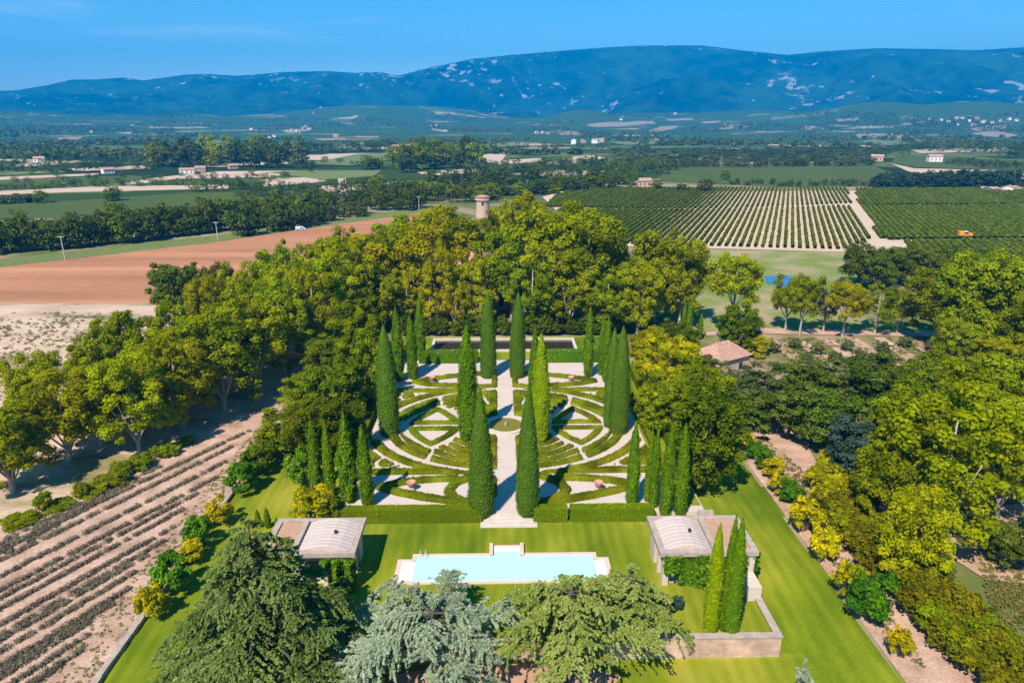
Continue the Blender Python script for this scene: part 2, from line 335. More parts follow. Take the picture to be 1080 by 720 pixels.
# foothills and mountain surface: dark garrigue with pale clearings / limestone
def mountmat(name, dark, mid, pale, vscale, th, nscale, rocky):
    m, n, l, b = newmat(name)
    tc = n.new('ShaderNodeTexCoord')
    nz = n.new('ShaderNodeTexNoise'); nz.inputs['Scale'].default_value = nscale; nz.inputs['Detail'].default_value = 8; l.new(tc.outputs['Object'], nz.inputs[0])
    rp = ramp(n, [(.3, dark), (.7, mid)])  # garrigue tone; its wide noise spread also paints in lit ridges against darker valleys
    nb_ = n.new('ShaderNodeTexNoise'); nb_.inputs['Scale'].default_value = .0016; nb_.inputs['Detail'].default_value = 6; l.new(tc.outputs['Object'], nb_.inputs[0])
    av = n.new('ShaderNodeMath'); av.operation = 'MULTIPLY_ADD'; av.inputs[1].default_value = 1.1; l.new(nb_.outputs[0], av.inputs[0]); sb = n.new('ShaderNodeMath'); sb.operation = 'SUBTRACT'; sb.inputs[1].default_value = .55; l.new(nz.outputs[0], sb.inputs[0]); l.new(sb.outputs[0], av.inputs[2]); l.new(av.outputs[0], rp.inputs[0])
    if rocky:
        mp = n.new('ShaderNodeMapping'); mp.inputs['Scale'].default_value = (1, .6, 1.6); l.new(tc.outputs['Object'], mp.inputs[0])
        n2 = n.new('ShaderNodeTexNoise'); n2.inputs['Scale'].default_value = vscale; n2.inputs['Detail'].default_value = 7; n2.inputs['Roughness'].default_value = .62; l.new(mp.outputs[0], n2.inputs[0])
        n5 = n.new('ShaderNodeTexNoise'); n5.inputs['Scale'].default_value = .0011; n5.inputs['Detail'].default_value = 3; l.new(tc.outputs['Object'], n5.inputs[0])
        sm = n.new('ShaderNodeMath'); sm.operation = 'MULTIPLY_ADD'; sm.inputs[1].default_value = .6; l.new(n5.outputs[0], sm.inputs[0]); l.new(n2.outputs[0], sm.inputs[2])
        f = ramp(n, [(th, (0, 0, 0)), (th + .09, (1, 1, 1))]); l.new(sm.outputs[0], f.inputs[0]); fac = f.outputs[0]
        colp = None
    else:
        v = n.new('ShaderNodeTexVoronoi'); v.inputs['Scale'].default_value = vscale; mp = n.new('ShaderNodeMapping'); mp.inputs['Scale'].default_value = (.6, 1, 0); l.new(tc.outputs['Object'], mp.inputs[0]); l.new(mp.outputs[0], v.inputs[0])
        sp = n.new('ShaderNodeSeparateColor'); l.new(v.outputs['Color'], sp.inputs[0])
        f = ramp(n, [(th, (0, 0, 0)), (th + .01, (1, 1, 1))]); l.new(sp.outputs[0], f.inputs[0]); fac = f.outputs[0]
        colp = ramp(n, [(.3, (.09, .13, .03)), (.6, (.16, .17, .06)), (.75, pale)]); l.new(sp.outputs[1], colp.inputs[0])
    mx = n.new('ShaderNodeMix'); mx.data_type = 'RGBA'; l.new(fac, mx.inputs[0]); l.new(rp.outputs[0], mx.inputs[6])
    if colp: l.new(colp.outputs[0], mx.inputs[7])
    else: mx.inputs[7].default_value = pale + (1,)
    l.new(mx.outputs[2], b.inputs['Base Color']); b.inputs['Roughness'].default_value = 1; b.inputs['Specular IOR Level'].default_value = 0
    bp = n.new('ShaderNodeBump'); bp.inputs['Strength'].default_value = 1; bp.inputs['Distance'].default_value = 12; l.new(nz.outputs[0], bp.inputs['Height']); l.new(bp.outputs[0], b.inputs['Normal'])
    return m
M['mountain'] = mountmat('garrigue_slope', (.001, .006, .004), (.020, .056, .024), (.27, .26, .28), .013, .95, .008, True)

# ------------------------------------------------------------------ the land
def axis(lo, hi, dlo, dhi, step, grow):
    a = [dlo]
    while a[-1] < dhi: a.append(a[-1] + step)
    s = step
    while a[-1] < hi: s *= grow; a.append(min(a[-1] + s, hi))
    s = step
    while a[0] > lo: s *= grow; a.insert(0, max(a[0] - s, lo))
    return np.array(a)
def ground_z(x, y):
    z = terr(x, y) + 0.9 * np.sin(x * .004 + 1) * np.sin(y * .0035) * smooth((np.hypot(x, y) - 700) / 600)
    inside = smooth((30.0 - np.abs(x)) / 1.0) * smooth((y - 4) / 2) * smooth((108 - y) / 2)
    edge = smooth((y - 14) / 8) * 0
    return z - 2.4 * inside - edge
# the plain: fields of many tones patched together far out, dry meadow near by
def plainmat():
    m, n, l, b = newmat('plain')
    tc = n.new('ShaderNodeTexCoord')
    near = n.new('ShaderNodeTexNoise'); near.inputs['Scale'].default_value = .05; near.inputs['Detail'].default_value = 8; l.new(tc.outputs['Object'], near.inputs[0])
    rn = ramp(n, [(.3, (.075, .105, .022)), (.46, (.125, .135, .040)), (.58, (.26, .20, .12)), (.75, (.36, .25, .17))]); l.new(near.outputs[0], rn.inputs[0])
    v = n.new('ShaderNodeTexVoronoi'); v.inputs['Scale'].default_value = .0075; v.inputs['Randomness'].default_value = .85
    mp = n.new('ShaderNodeMapping'); mp.inputs['Scale'].default_value = (.55, 1, 0); mp.inputs['Rotation'].default_value = (0, 0, .25); l.new(tc.outputs['Object'], mp.inputs[0]); l.new(mp.outputs[0], v.inputs[0])
    sp = n.new('ShaderNodeSeparateColor'); l.new(v.outputs['Color'], sp.inputs[0])
    fr = ramp(n, [(0, (.035, .062, .016)), (.35, (.060, .100, .022)), (.6, (.100, .130, .035)), (.8, (.20, .185, .08)), (.9, (.46, .33, .23))]); fr.color_ramp.interpolation = 'CONSTANT'
    l.new(sp.outputs[0], fr.inputs[0])
    n3 = n.new('ShaderNodeTexNoise'); n3.inputs['Scale'].default_value = .004; n3.inputs['Detail'].default_value = 9; n3.inputs['Roughness'].default_value = .65; l.new(tc.outputs['Object'], n3.inputs[0])
    wood = ramp(n, [(.50, (0, 0, 0)), (.53, (1, 1, 1))]); l.new(n3.outputs[0], wood.inputs[0])
    wm = n.new('ShaderNodeMix'); wm.data_type = 'RGBA'; l.new(wood.outputs[0], wm.inputs[0]); l.new(fr.outputs[0], wm.inputs[6]); wm.inputs[7].default_value = (.020, .038, .012, 1)
    geo = n.new('ShaderNodeVectorMath'); geo.operation = 'LENGTH'; l.new(tc.outputs['Object'], geo.inputs[0])
    mr = n.new('ShaderNodeMapRange'); mr.inputs[1].default_value = 320; mr.inputs[2].default_value = 420; l.new(geo.outputs['Value'], mr.inputs[0])
    mx = n.new('ShaderNodeMix'); mx.data_type = 'RGBA'; l.new(mr.outputs[0], mx.inputs[0]); l.new(rn.outputs[0], mx.inputs[6])
    v2 = n.new('ShaderNodeTexVoronoi'); v2.inputs['Scale'].default_value = .011; l.new(mp.outputs[0], v2.inputs[0]); s2 = n.new('ShaderNodeSeparateColor'); l.new(v2.outputs['Color'], s2.inputs[0])
    c2 = ramp(n, [(0, (.050, .090, .028)), (.45, (.075, .115, .035)), (.70, (.13, .155, .05)), (.83, (.34, .25, .17))]); c2.color_ramp.interpolation = 'CONSTANT'; l.new(s2.outputs[0], c2.inputs[0])
    w2 = ramp(n, [(.42, (0, 0, 0)), (.46, (1, 1, 1))]); l.new(n3.outputs[0], w2.inputs[0])
    m2 = n.new('ShaderNodeMix'); m2.data_type = 'RGBA'; l.new(w2.outputs[0], m2.inputs[0]); l.new(c2.outputs[0], m2.inputs[6]); m2.inputs[7].default_value = (.040, .078, .026, 1)
    r2 = n.new('ShaderNodeMapRange'); r2.inputs[1].default_value = 1250; r2.inputs[2].default_value = 1500; l.new(geo.outputs['Value'], r2.inputs[0])
    m3 = n.new('ShaderNodeMix'); m3.data_type = 'RGBA'; l.new(r2.outputs[0], m3.inputs[0]); l.new(wm.outputs[2], m3.inputs[6]); l.new(m2.outputs[2], m3.inputs[7]); l.new(m3.outputs[2], mx.inputs[7])
    l.new(mx.outputs[2], b.inputs['Base Color']); b.inputs['Roughness'].default_value = 1; b.inputs['Specular IOR Level'].default_value = 0
    n4 = n.new('ShaderNodeTexNoise'); n4.inputs['Scale'].default_value = 1.2; n4.inputs['Detail'].default_value = 5; l.new(tc.outputs['Object'], n4.inputs[0])
    bp = n.new('ShaderNodeBump'); bp.inputs['Strength'].default_value = .4; bp.inputs['Distance'].default_value = .2; l.new(n4.outputs[0], bp.inputs['Height']); l.new(bp.outputs[0], b.inputs['Normal'])
    return m
gx = axis(-9000, 9000, -60, 60, 2.0, 1.035); gy = axis(-1000, 8800, 0, 140, 2.0, 1.03)
struct('ground', gridmesh('ground', gx, gy, ground_z), plainmat())

CREST = [(-900, 112), (-500, 104), (-250, 100), (0, 96), (20, 95), (50, 90), (75, 84), (100, 84), (130, 82), (150, 85), (165, 83), (195, 79), (215, 78), (250, 80), (265, 79), (300, 76), (345, 75), (375, 77),
         (400, 76), (420, 80), (455, 71), (500, 62), (540, 58), (600, 53), (640, 50), (680, 48), (740, 48), (780, 53), (830, 58), (870, 54), (925, 51), (985, 52), (1030, 53), (1080, 50), (1300, 52), (1600, 62), (2100, 90)]
caz, cz = [], []
for px_, py_ in CREST:
    d = ray(px_, py_); caz.append(math.atan2(d[0], d[1])); cz.append(d[2] / math.hypot(d[0], d[1]))
azs = np.linspace(-1.05, 1.1, 620); ts = np.concatenate([np.linspace(0, 1, 100), np.linspace(1.02, 1.5, 12)])
V = np.zeros((len(ts), len(azs), 3)); R0, R1 = 4100.0, 6900.0
for j, a in enumerate(azs):
    zc = HC + R1 * np.interp(a, caz, cz)
    zb = 38.0
    for i, t in enumerate(ts):
        r = R0 + (R1 - R0) * t
        x, y = r * math.sin(a), r * math.cos(a)
        if t <= 1:
            sh = .22 * t + .78 * (t * t * (3 - 2 * t)) ** 1.15
            n1 = mnoise.ridged_multi_fractal(Vector((x * .0011, y * .0007, 3.1)), .9, 2.1, 5, 1.0, 2.0) - 1.0
            n2 = mnoise.noise(Vector((x * .0035, y * .002, 7.7)))
            bell = math.sin(PI * t) ** .8
            z = zb + (zc - zb) * sh + bell * ((zc - zb) * .30 * n1 + 26 * n2) + (1 - bell) * 4 * n2 + 75 * max(0, mnoise.noise(Vector((x * .0016, y * .0013, 5.5))) + .1) * min(1, t / .07) * (1 - t) ** 2
            z = min(z, HC + (zc - HC) * (r / R1) * (.985 if t < .93 else 1.0)) if t < 1 else zc
            if t == 0: z = -12
        else:
            z = zc - (zc - zb) * .9 * ((t - 1) / .5)
        V[i, j] = (x, y, z)
nx, ny = len(azs), len(ts)
ii = (np.arange(ny - 1)[:, None] * nx + np.arange(nx - 1)[None]).ravel()
struct('mountain', quads('mountain', V.reshape(-1, 3), np.stack([ii, ii + 1, ii + nx + 1, ii + nx], -1), smooth_=True), M['mountain'])

# fields: sheets laid on the plain, each a little above the one below
lay = [0.03]
def field(name, pts, m, up=None):
    P = [at(*p) for p in pts]; far = max(p[1] for p in P)
    lay[0] += 0.002
    return sheet(name, P, (up if up is not None else lay[0] + max(0, far - 300) * 0.0006), M[m])
field('stubble_field', [(-70, 312), (120, 319), (340, 316), (330, 395), (0, 560), (-90, 604)], 'stubble')
field('ploughed_field', [(-70, 291), (0, 282), (240, 254), (325, 241), (442, 225), (448, 232), (400, 262), (345, 316), (125, 321), (-70, 318)], 'plough')
field('grass_verge', [(-70, 284), (0, 273), (240, 247), (330, 234), (443, 221), (442, 225), (325, 241), (240, 254), (0, 282), (-70, 291)], 'crop_pale')
field('green_field', [(-60, 232), (0, 232), (250, 222), (330, 206), (330, 201), (200, 203), (110, 210), (0, 216), (-60, 219)], 'crop')
field('bare_field', [(-60, 210), (0, 206), (70, 203), (241, 199), (241, 195), (100, 197), (0, 202), (-60, 205)], 'beige')
field('green_field', [(-60, 202), (0, 200), (100, 195), (170, 189), (140, 185), (0, 192), (-60, 195)], 'crop')
field('bare_field', [(-60, 193), (0, 190), (104, 185), (104, 183), (0, 187), (-60, 189)], 'beige')
field('bare_field', [(135, 196), (185, 189), (285, 187), (330, 180), (230, 181), (170, 187), (130, 193)], 'beige')
field('bare_field', [(12, 177), (62, 174), (62, 171), (18, 173)], 'beige')
field('bare_field', [(275, 189), (330, 187), (345, 191), (330, 193), (278, 197)], 'beige')
field('farm_track', [(100, 212), (120, 213), (160, 220), (158, 221), (118, 215)], 'beige')
field('bare_field', [(310, 170), (320, 164), (370, 163), (372, 165), (345, 169)], 'beige')
field('green_field', [(318, 173), (345, 169), (375, 163), (425, 161), (420, 168), (370, 175)], 'crop_pale')
field('green_field', [(280, 182), (320, 180), (402, 180), (395, 186), (340, 190)], 'crop_pale')
field('farm_track', [(356, 186), (364, 186), (367, 205), (358, 206)], 'beige')
field('bare_field', [(490, 172), (500, 165), (530, 160), (535, 162), (528, 172)], 'beige')
field('bare_field', [(410, 159), (425, 156), (428, 159), (415, 162)], 'beige')
field('bare_field', [(570, 174), (600, 166), (625, 164), (640, 167), (600, 174)], 'beige')
field('green_field', [(640, 168), (700, 160), (720, 164), (690, 172), (640, 174)], 'crop_pale')
field('green_field', [(695, 188), (705, 176), (730, 172), (908, 171), (945, 184), (960, 197), (820, 198), (700, 192)], 'crop')
field('scrub_strip', [(640, 194), (697, 188), (960, 197), (960, 201), (630, 203)], 'ground')
field('bare_field', [(938, 172), (950, 175), (965, 178), (1100, 181), (1100, 190), (975, 187), (955, 180)], 'beige')
field('green_field', [(940, 172), (945, 164), (1000, 165), (1100, 174), (1100, 181), (965, 177)], 'crop')
field('bare_field', [(808, 152), (850, 151), (935, 155), (932, 156), (850, 155), (810, 154)], 'beige')
field('bare_field', [(540, 184), (590, 180), (640, 181), (600, 187)], 'beige')
field('green_field', [(400, 192), (470, 189), (480, 193), (410, 197)], 'crop_pale')
field('bare_field', [(335, 197), (395, 193), (400, 199), (340, 203)], 'beige')
field('green_field', [(-40, 183), (60, 180), (70, 182), (-40, 187)], 'crop_pale')
field('bare_field', [(70, 178), (150, 175), (160, 178), (80, 181)], 'beige')
field('bare_field', [(215, 174), (300, 170), (305, 173), (220, 177)], 'beige')
field('green_field', [(425, 170), (485, 167), (488, 171), (430, 174)], 'crop_pale')
field('bare_field', [(520, 170), (570, 167), (575, 171), (525, 174)], 'beige')
field('green_field', [(700, 168), (780, 165), (790, 168), (705, 171)], 'crop_pale')
field('bare_field', [(960, 158), (1060, 156), (1080, 160), (970, 162)], 'beige')
field('bare_field', [(440, 182), (500, 178), (510, 182), (450, 186)], 'beige')
field('bare_field', [(725, 174), (730, 172), (880, 171), (880, 172)], 'beige')
field('vineyard_soil', [(572, 208), (600, 200), (700, 198), (1120, 198), (1120, 262), (1010, 259), (890, 266), (650, 260), (590, 226)], 'vsoil')
field('vineyard_soil', [(1000, 262), (1120, 264), (1120, 285), (960, 278), (950, 264)], 'vsoil')
field('meadow', [(720, 262), (892, 266), (905, 292), (880, 330), (1000, 352), (745, 352), (715, 300)], 'meadow')
field('dirt_track', [(745, 350), (800, 346), (1060, 352), (1060, 357), (800, 352), (745, 354)], 'sand')
for a_ in range(9):
    x_ = 800 + a_ * 30
    field('sandy_strip', [(x_, 356), (x_ + 12, 356), (x_ + 62, 386), (x_ + 44, 386)], 'sand')
#field('orchard_grass', [(1020, 545), (1100, 540), (1140, 680), (1080, 720), (1040, 640)], 'meadow')
field('sandy_ground', [(-90, 604), (0, 557), (165, 480), (345, 378), (350, 395), (300, 455), (241, 520), (103, 724), (60, 800), (-200, 800)], 'sand')
sheet('dirt_track', [(30.2, 20), (36.5, 20), (36.8, 45), (37.6, 62), (39.0, 75), (42, 92), (33, 92), (30.4, 80)], .05, M['sand'])
field('bare_ground', [(985, 545), (1040, 535), (1100, 530), (1140, 590), (1090, 618), (1040, 612), (1005, 590)], 'reddish')
sheet('pond', [at(*p) for p in [(806, 292), (828, 290.5), (846, 295), (858, 300), (846, 303), (826, 303), (808, 299)]], .2, M['bluewater'])

def gmesh_z(x, y):
    i = int(np.clip(np.searchsorted(gx, x) - 1, 0, len(gx) - 2)); j = int(np.clip(np.searchsorted(gy, y) - 1, 0, len(gy) - 2))
    u, v = (x - gx[i]) / (gx[i + 1] - gx[i]), (y - gy[j]) / (gy[j + 1] - gy[j]); q = ground_z(np.array([[gx[i], gx[i + 1]]] * 2), np.array([[gy[j]] * 2, [gy[j + 1]] * 2]))
    return float((q[0, 0] * (1 - u) + q[0, 1] * u) * (1 - v) + (q[1, 0] * (1 - u) + q[1, 1] * u) * v)
def far_field(name, pts, m):
    P = [at_far(*p) for p in pts]; n_ = len(P); cx, cy_ = sum(p[0] for p in P) / n_, sum(p[1] for p in P) / n_
    V, Fc = [(cx, cy_, gmesh_z(cx, cy_) + .9)], []; m_ = 6 * n_
    for ring in range(1, 7):
        for k in range(n_):
            for q in range(6):
                f = q / 6; x = P[k][0] * (1 - f) + P[(k + 1) % n_][0] * f; y = P[k][1] * (1 - f) + P[(k + 1) % n_][1] * f
                w = ring / 6 * (1 + .06 * math.sin(k * 5 + q * 2.3)); x = cx + (x - cx) * w; y = cy_ + (y - cy_) * w; V.append((x, y, gmesh_z(x, y) + .9))
    for k in range(m_): Fc.append((0, 1 + k, 1 + (k + 1) % m_))
    for ring in range(5):
        for k in range(m_): Fc.append((1 + ring * m_ + k, 1 + (ring + 1) * m_ + k, 1 + (ring + 1) * m_ + (k + 1) % m_, 1 + ring * m_ + (k + 1) % m_))
    me = bpy.data.meshes.new(name); me.from_pydata(V, [], Fc); me.update()
    if sum(p.normal.z for p in me.polygons) < 0: me.flip_normals()
    return struct(name, me, M[m])
for pts in ([(618, 132), (640, 129), (668, 130), (690, 128), (690, 131), (655, 134), (625, 135)], [(682, 139), (695, 134), (716, 133), (712, 136), (690, 140)], [(702, 126), (730, 125), (732, 127), (705, 128)], [(740, 129), (760, 128), (758, 130), (742, 131)],
            [(762, 131), (786, 132), (784, 134), (766, 134)], [(843, 134), (855, 133), (869, 135), (868, 137), (845, 137)], [(588, 141), (600, 139), (620, 141), (618, 143), (592, 143)], [(560, 142), (575, 140), (574, 142)], [(880, 126), (906, 125), (905, 128), (884, 129)],
            [(902, 142), (935, 141), (968, 143), (960, 146), (925, 147), (905, 146)], [(1025, 141), (1050, 138), (1075, 143), (1060, 146), (1035, 144)], [(1024, 136), (1060, 133), (1064, 136), (1030, 139)], [(296, 138), (318, 136), (327, 138), (305, 141)], [(120, 141), (140, 139), (138, 142)],
            [(375, 144), (400, 144), (399, 146), (376, 146)], [(330, 147), (360, 146), (372, 148), (340, 149)], [(455, 136), (475, 138), (470, 140), (456, 138)], [(60, 146), (88, 145), (84, 148), (62, 148)]): far_field('bare_field', pts, 'beige_far')
for pts in ([(905, 150), (930, 146), (965, 147), (1000, 150), (985, 153), (930, 154)], [(1000, 146), (1035, 145), (1050, 149), (1010, 150)], [(500, 153), (540, 151), (560, 154), (520, 156)], [(640, 150), (700, 148), (720, 151), (660, 153)], [(340, 152), (400, 150), (410, 153), (350, 155)], [(200, 150), (240, 148), (250, 151), (205, 153)]): far_field('green_field', pts, 'crop_pale')
# lawn
def lawn_mesh():
    xs = np.arange(-30.0, 31.01, .5); ys = np.arange(24, 108.1, .5)
    xs = np.unique(np.concatenate([xs, np.array([22.6, 22.9])])); ys = np.unique(np.concatenate([ys, np.array([WALL_Y + .03, WALL_Y + .35])])); 
    return gridmesh('lawn', xs, ys, lambda X, Y: lawn_z(X, Y) + .02 * np.sin(X * .7) * np.sin(Y * .5))
struct('lawn', lawn_mesh(), M['lawn'])
# the raised gravel terrace of the parterre
GX, GY = 0.8, 85.2
struct('garden_terrace', MB().box(GX - 21, GX + 21, 63.3, 126, -.3, TZ).mesh('garden_terrace'), M['gravel'])
sheet('upper_lawn', [(GX - 20.8, 112.2), (GX + 20.8, 112.2), (GX + 20.8, 125.8), (GX - 20.8, 125.8)], TZ + .01, M['lawn'])

# ------------------------------------------------------------------ plant builders
def unit(a): return a / np.maximum(np.linalg.norm(a, axis=-1, keepdims=True), 1e-6)
def cards(P, N, size, aspect=.7, long=None):
    """one diamond-shaped leaf cluster per point, facing N"""
    k = len(P); s = (np.broadcast_to(size, (k,)) * rng.uniform(.65, 1.3, k))[:, None]
    ref = unit(rng.normal(size=(k, 3))) if long is None else long
    t1 = unit(ref - N * np.sum(ref * N, -1, keepdims=True)); t2 = np.cross(N, t1)
    V = np.stack([P + t1 * s, P + t2 * s * aspect + N * s * .15, P - t1 * s, P - t2 * s * aspect + N * s * .15], 1).reshape(-1, 3)
    return V, np.arange(4 * k).reshape(k, 4)
def sphere_dirs(k, up=0.0):
    d = rng.normal(size=(k, 3)); d[:, 2] += up; return unit(d)
def clump_cards(centers, radii, per, size, up=.35, aspect=.7, squash=.8, vmix=.55):
    k = len(centers); cl = np.repeat(np.arange(k), per); n = len(cl)
    d = sphere_dirs(n, up); rr = radii[cl][:, None] * rng.uniform(.42, 1.16, (n, 1))
    P = centers[cl] + d * rr * np.array([1, 1, squash])
    N = unit(d * 1.0 + rng.normal(size=(n, 3)) * .40 + np.array([0, 0, .40]))
    V, F = cards(P, N, size, aspect)
    cv = rng.uniform(0, 1, k)
    return V, F, np.clip(vmix * cv[cl] + (1 - vmix) * rng.uniform(0, 1, n), 0, 1)
def crown_centres(k, rx, rz, zc, low=-.75, inner=.45, lobes=4, lop=.22):
    d = []
    while len(d) < k:
        q = sphere_dirs(1)[0]
        if q[2] > low: d.append(q)
    d = np.array(d); ph = rng.uniform(0, 6.28, 3)
    az = np.arctan2(d[:, 1], d[:, 0])
    lob = 1 + lop * np.sin(az * lobes + ph[0]) * np.cos(d[:, 2] * 3 + ph[1]) + lop * .6 * np.sin(az * 2 + d[:, 2] * 4 + ph[2])
    d = d / np.concatenate([np.repeat(np.maximum(.42, np.hypot(d[:, :1], d[:, 1:2])) ** .45, 2, 1), np.ones((k, 1))], 1)
    f = (inner + (1 - inner) * rng.uniform(0, 1, k) ** .5) * lob
    return np.stack([d[:, 0] * rx * f, d[:, 1] * rx * f, zc + d[:, 2] * rz * f], -1)
def trunk_mesh(name, h, r, cb, rx, limbs=5, lean=.3):
    mb = MB(); top = (rng.uniform(-lean, lean), rng.uniform(-lean, lean), h * .8)
    mb.tube([(0, 0, -.15), (top[0] * .15, top[1] * .15, cb * .5), (top[0] * .5, top[1] * .5, cb), top], [r * 1.25, r, r * .8, r * .2], 8)
    for i in range(limbs):
        a = 2 * PI * i / limbs + rng.uniform(-.4, .4); z0 = cb * rng.uniform(.75, 1.15); L = rx * rng.uniform(.6, .85)
        mb.tube([(top[0] * .4, top[1] * .4, z0), (math.cos(a) * L * .5, math.sin(a) * L * .5, z0 + (h - z0) * .28), (math.cos(a) * L, math.sin(a) * L, z0 + (h - z0) * .6)], [r * .5, r * .34, r * .1], 6)
    return mb.mesh(name, True)
# nominal trees: 15 m tall, 11 m wide
KINDS = {}
def kind(key, n, leaf, bark, H=15.0, Wd=11.0, cb=4.5, k=95, per=105, size=.30, r0=.85, r1=1.5, low=-.75, inner=.45, trunk_r=.32, up=.35, squash=.8, lop=.22):
    L = []
    for i in range(n):
        rz = (H - cb) / 2; cc = crown_centres(k, Wd / 2 * .86, rz * .88, cb + rz, low, inner, lop=lop)
        rad = rng.uniform(r0, r1, k)
        V, F, v = clump_cards(cc, rad, per, size, up, squash=squash)
        L.append((quads('crown', V, F, v), trunk_mesh('trunk', H, trunk_r, cb, Wd / 2)))
    KINDS[key] = (L, leaf, bark, H, Wd)
kind('plane', 4, 'plane', 'bark_pale', k=140, per=150, cb=1.8, size=.215, r0=.65, r1=1.3, low=-.9)
kind('planehi', 4, 'plane', 'bark_pale', k=100, per=145, cb=4.0, inner=.35, size=.215, r0=.7, r1=1.3)
kind('sparse', 3, 'plane', 'bark_pale', k=80, per=95, cb=2.5, inner=.3, r0=.6, r1=1.1, size=.21)
kind('dense', 4, 'dark', 'bark', k=120, per=145, cb=1.2, low=-.95, lop=.2, size=.22, r0=.7, r1=1.3)
kind('oak', 4, 'oak', 'bark', k=100, per=110, cb=2.6, low=-.85, size=.28, lop=.28)
kind('olive', 4, 'olive', 'bark', k=90, per=110, cb=2.6, low=-.8, size=.24, r0=.7, r1=1.25, lop=.32, inner=.5)
kind('far', 5, 'far', 'bark', k=34, per=26, cb=.6, low=-.95, size=.62, r0=1.4, r1=2.3, lop=.2, inner=.4)
kind('shrub', 4, 'laurel', 'bark', H=3.0, Wd=3.0, cb=.15, k=46, per=80, size=.13, r0=.30, r1=.52, low=-.6, inner=.4, trunk_r=.06, lop=.2)
kind('bushlow', 4, 'scrub', 'bark', H=3.2, Wd=3.6, cb=.1, k=50, per=85, size=.15, r0=.35, r1=.65, low=-.5, inner=.4, trunk_r=.07, lop=.25)
MCACHE = {}
used = {}
def variant(key, leaf, i):
    L, lf0, bark, H, Wd = KINDS[key]; lf = leaf or lf0; i %= len(L)
    if (key, lf, i) not in MCACHE:
        cr, tr = L[i]; c2 = cr.copy(); c2.materials.append(LF[lf])
        if not len(tr.materials): tr.materials.append(M[bark])
        MCACHE[(key, lf, i)] = (c2, tr)
    return MCACHE[(key, lf, i)] + (H, Wd)
cnt = [0]
def tree(key, x, y, h, w, name, label, cat='tree', group=None, leaf=None, z=None, i=None, rz=None):
    cnt[0] += 1
    cr, tr, H, Wd = variant(key, leaf, cnt[0] if i is None else i)
    if z is None: z = float(lawn_z(x, y)) if (-30 < x < 31 and y < 60) else float(terr(x, y))
    t = thing(name, label, cat, (x, y, z), rng.uniform(0, 6.28) if rz is None else rz, group)
    t.scale = (w / Wd, w / Wd, h / H)
    obj('crown', cr, None, t); obj('trunk' if cat == 'tree' else 'stem', tr, None, t)
    return t
def tpx(key, bx, by, top, wpx, name, label, cat='tree', group=None, leaf=None, **k):
    """a tree whose foot is seen at bx, by, tip at row top, wpx pixels wide"""
    x, y = at(bx, by); h = ht(x, y, top); w = wpx / FPX * depth(x, y, h * .55)
    return tree(key, x, y, h, w, name, label, cat, group, leaf, **k)

# cypresses: a tapered green core and a skin of upright sprays
def cypress_mesh(h, r, prof, n, size, shag, name='foliage'):
    zz = np.linspace(0, 1, 40); seg = 26
    rad = np.interp(zz, [p[0] for p in prof], [p[1] for p in prof]) * r
    mb = MB(); ph = rng.uniform(0, 6.28, 4)
    def rr(z, a): return np.interp(z, zz, rad) * (1 + shag * .35 * np.sin(a * 3 + z * 9 + ph[0]) + shag * .3 * np.sin(a * 5 - z * 17 + ph[1]) + shag * .3 * np.sin(z * 40 + a * 2 + ph[2]))
    vs_ = [((rr(z, a) * .9) * math.cos(a), (rr(z, a) * .9) * math.sin(a), z * h) for z in zz for a in np.linspace(0, 2 * PI, seg, endpoint=False)]
    fs = [(i * seg + k, i * seg + (k + 1) % seg, (i + 1) * seg + (k + 1) % seg, (i + 1) * seg + k) for i in range(39) for k in range(seg)]
    Z = rng.uniform(0, 1, n * 3); keep = rng.uniform(0, rad.max(), n * 3) < np.interp(Z, zz, rad) + r * .06; Z = Z[keep][:n]; n = len(Z)
    A = rng.uniform(0, 2 * PI, n); q = rr(Z, A) * rng.uniform(.86, 1.0 + shag * .5, n)
    P = np.stack([q * np.cos(A), q * np.sin(A), Z * h], -1)
    N = unit(np.stack([np.cos(A), np.sin(A), np.full(n, .35)], -1) + rng.normal(size=(n, 3)) * .4)
    up = unit(np.array([0, 0, 1.0]) + rng.normal(size=(n, 3)) * .35)
    V, F = cards(P, N, size, .45, up)
    patch = .5 + .5 * np.sin(A * 2 + Z * 14 + ph[3]) * np.sin(Z * 23 + ph[1])
    v = np.clip(.35 * patch + .65 * rng.uniform(0, 1, n), 0, 1)
    V = np.concatenate([np.array(vs_), V]); F = np.concatenate([np.array(fs), F + len(vs_)])
    return quads(name, V, F, np.concatenate([np.full(len(fs), .25), v]))
P_CONE = [(0, .72), (.05, .92), (.16, 1.0), (.35, .93), (.6, .72), (.8, .45), (.93, .2), (1, .02)]
P_COL = [(0, .86), (.06, .98), (.3, 1.0), (.55, .9), (.75, .68), (.88, .42), (.96, .18), (1, .02)]
P_WILD = [(0, .6), (.06, .9), (.25, 1.0), (.5, .95), (.7, .75), (.86, .45), (.95, .2), (1, .03)]
def cypress(bx, by, top, wpx, label, prof=P_CONE, leaf='cypress', shag=.12, size=.14, z=TZ, group=None, name='cypress', dy=0):
    x, y = at(bx, by, z); y += dy; h = ht(x, y, top) - z; r = wpx / 2 / FPX * depth(x, y, h * .3)
    t = thing(name, label, 'cypress', (x, y, z), rng.uniform(0, 6.28), group); t.rotation_euler.x = rng.normal(0, .012)
    n = int(min(9000, max(900, h * r * 330)))
    obj('foliage', cypress_mesh(h, r, prof, n, size, shag), LF[leaf], t)
    mb = MB().tube([(0, 0, -.1), (0, 0, .5)], [r * .22, r * .2], 8); mb.obj('trunk', M['bark'], t, smooth_=True)
    return t
G1 = 'tall cypresses of the parterre'
cypress(508, 541, 409, 29, 'clipped conical cypress just left of the stone steps', P_CONE, 'clipped', .07, .10, group=G1)
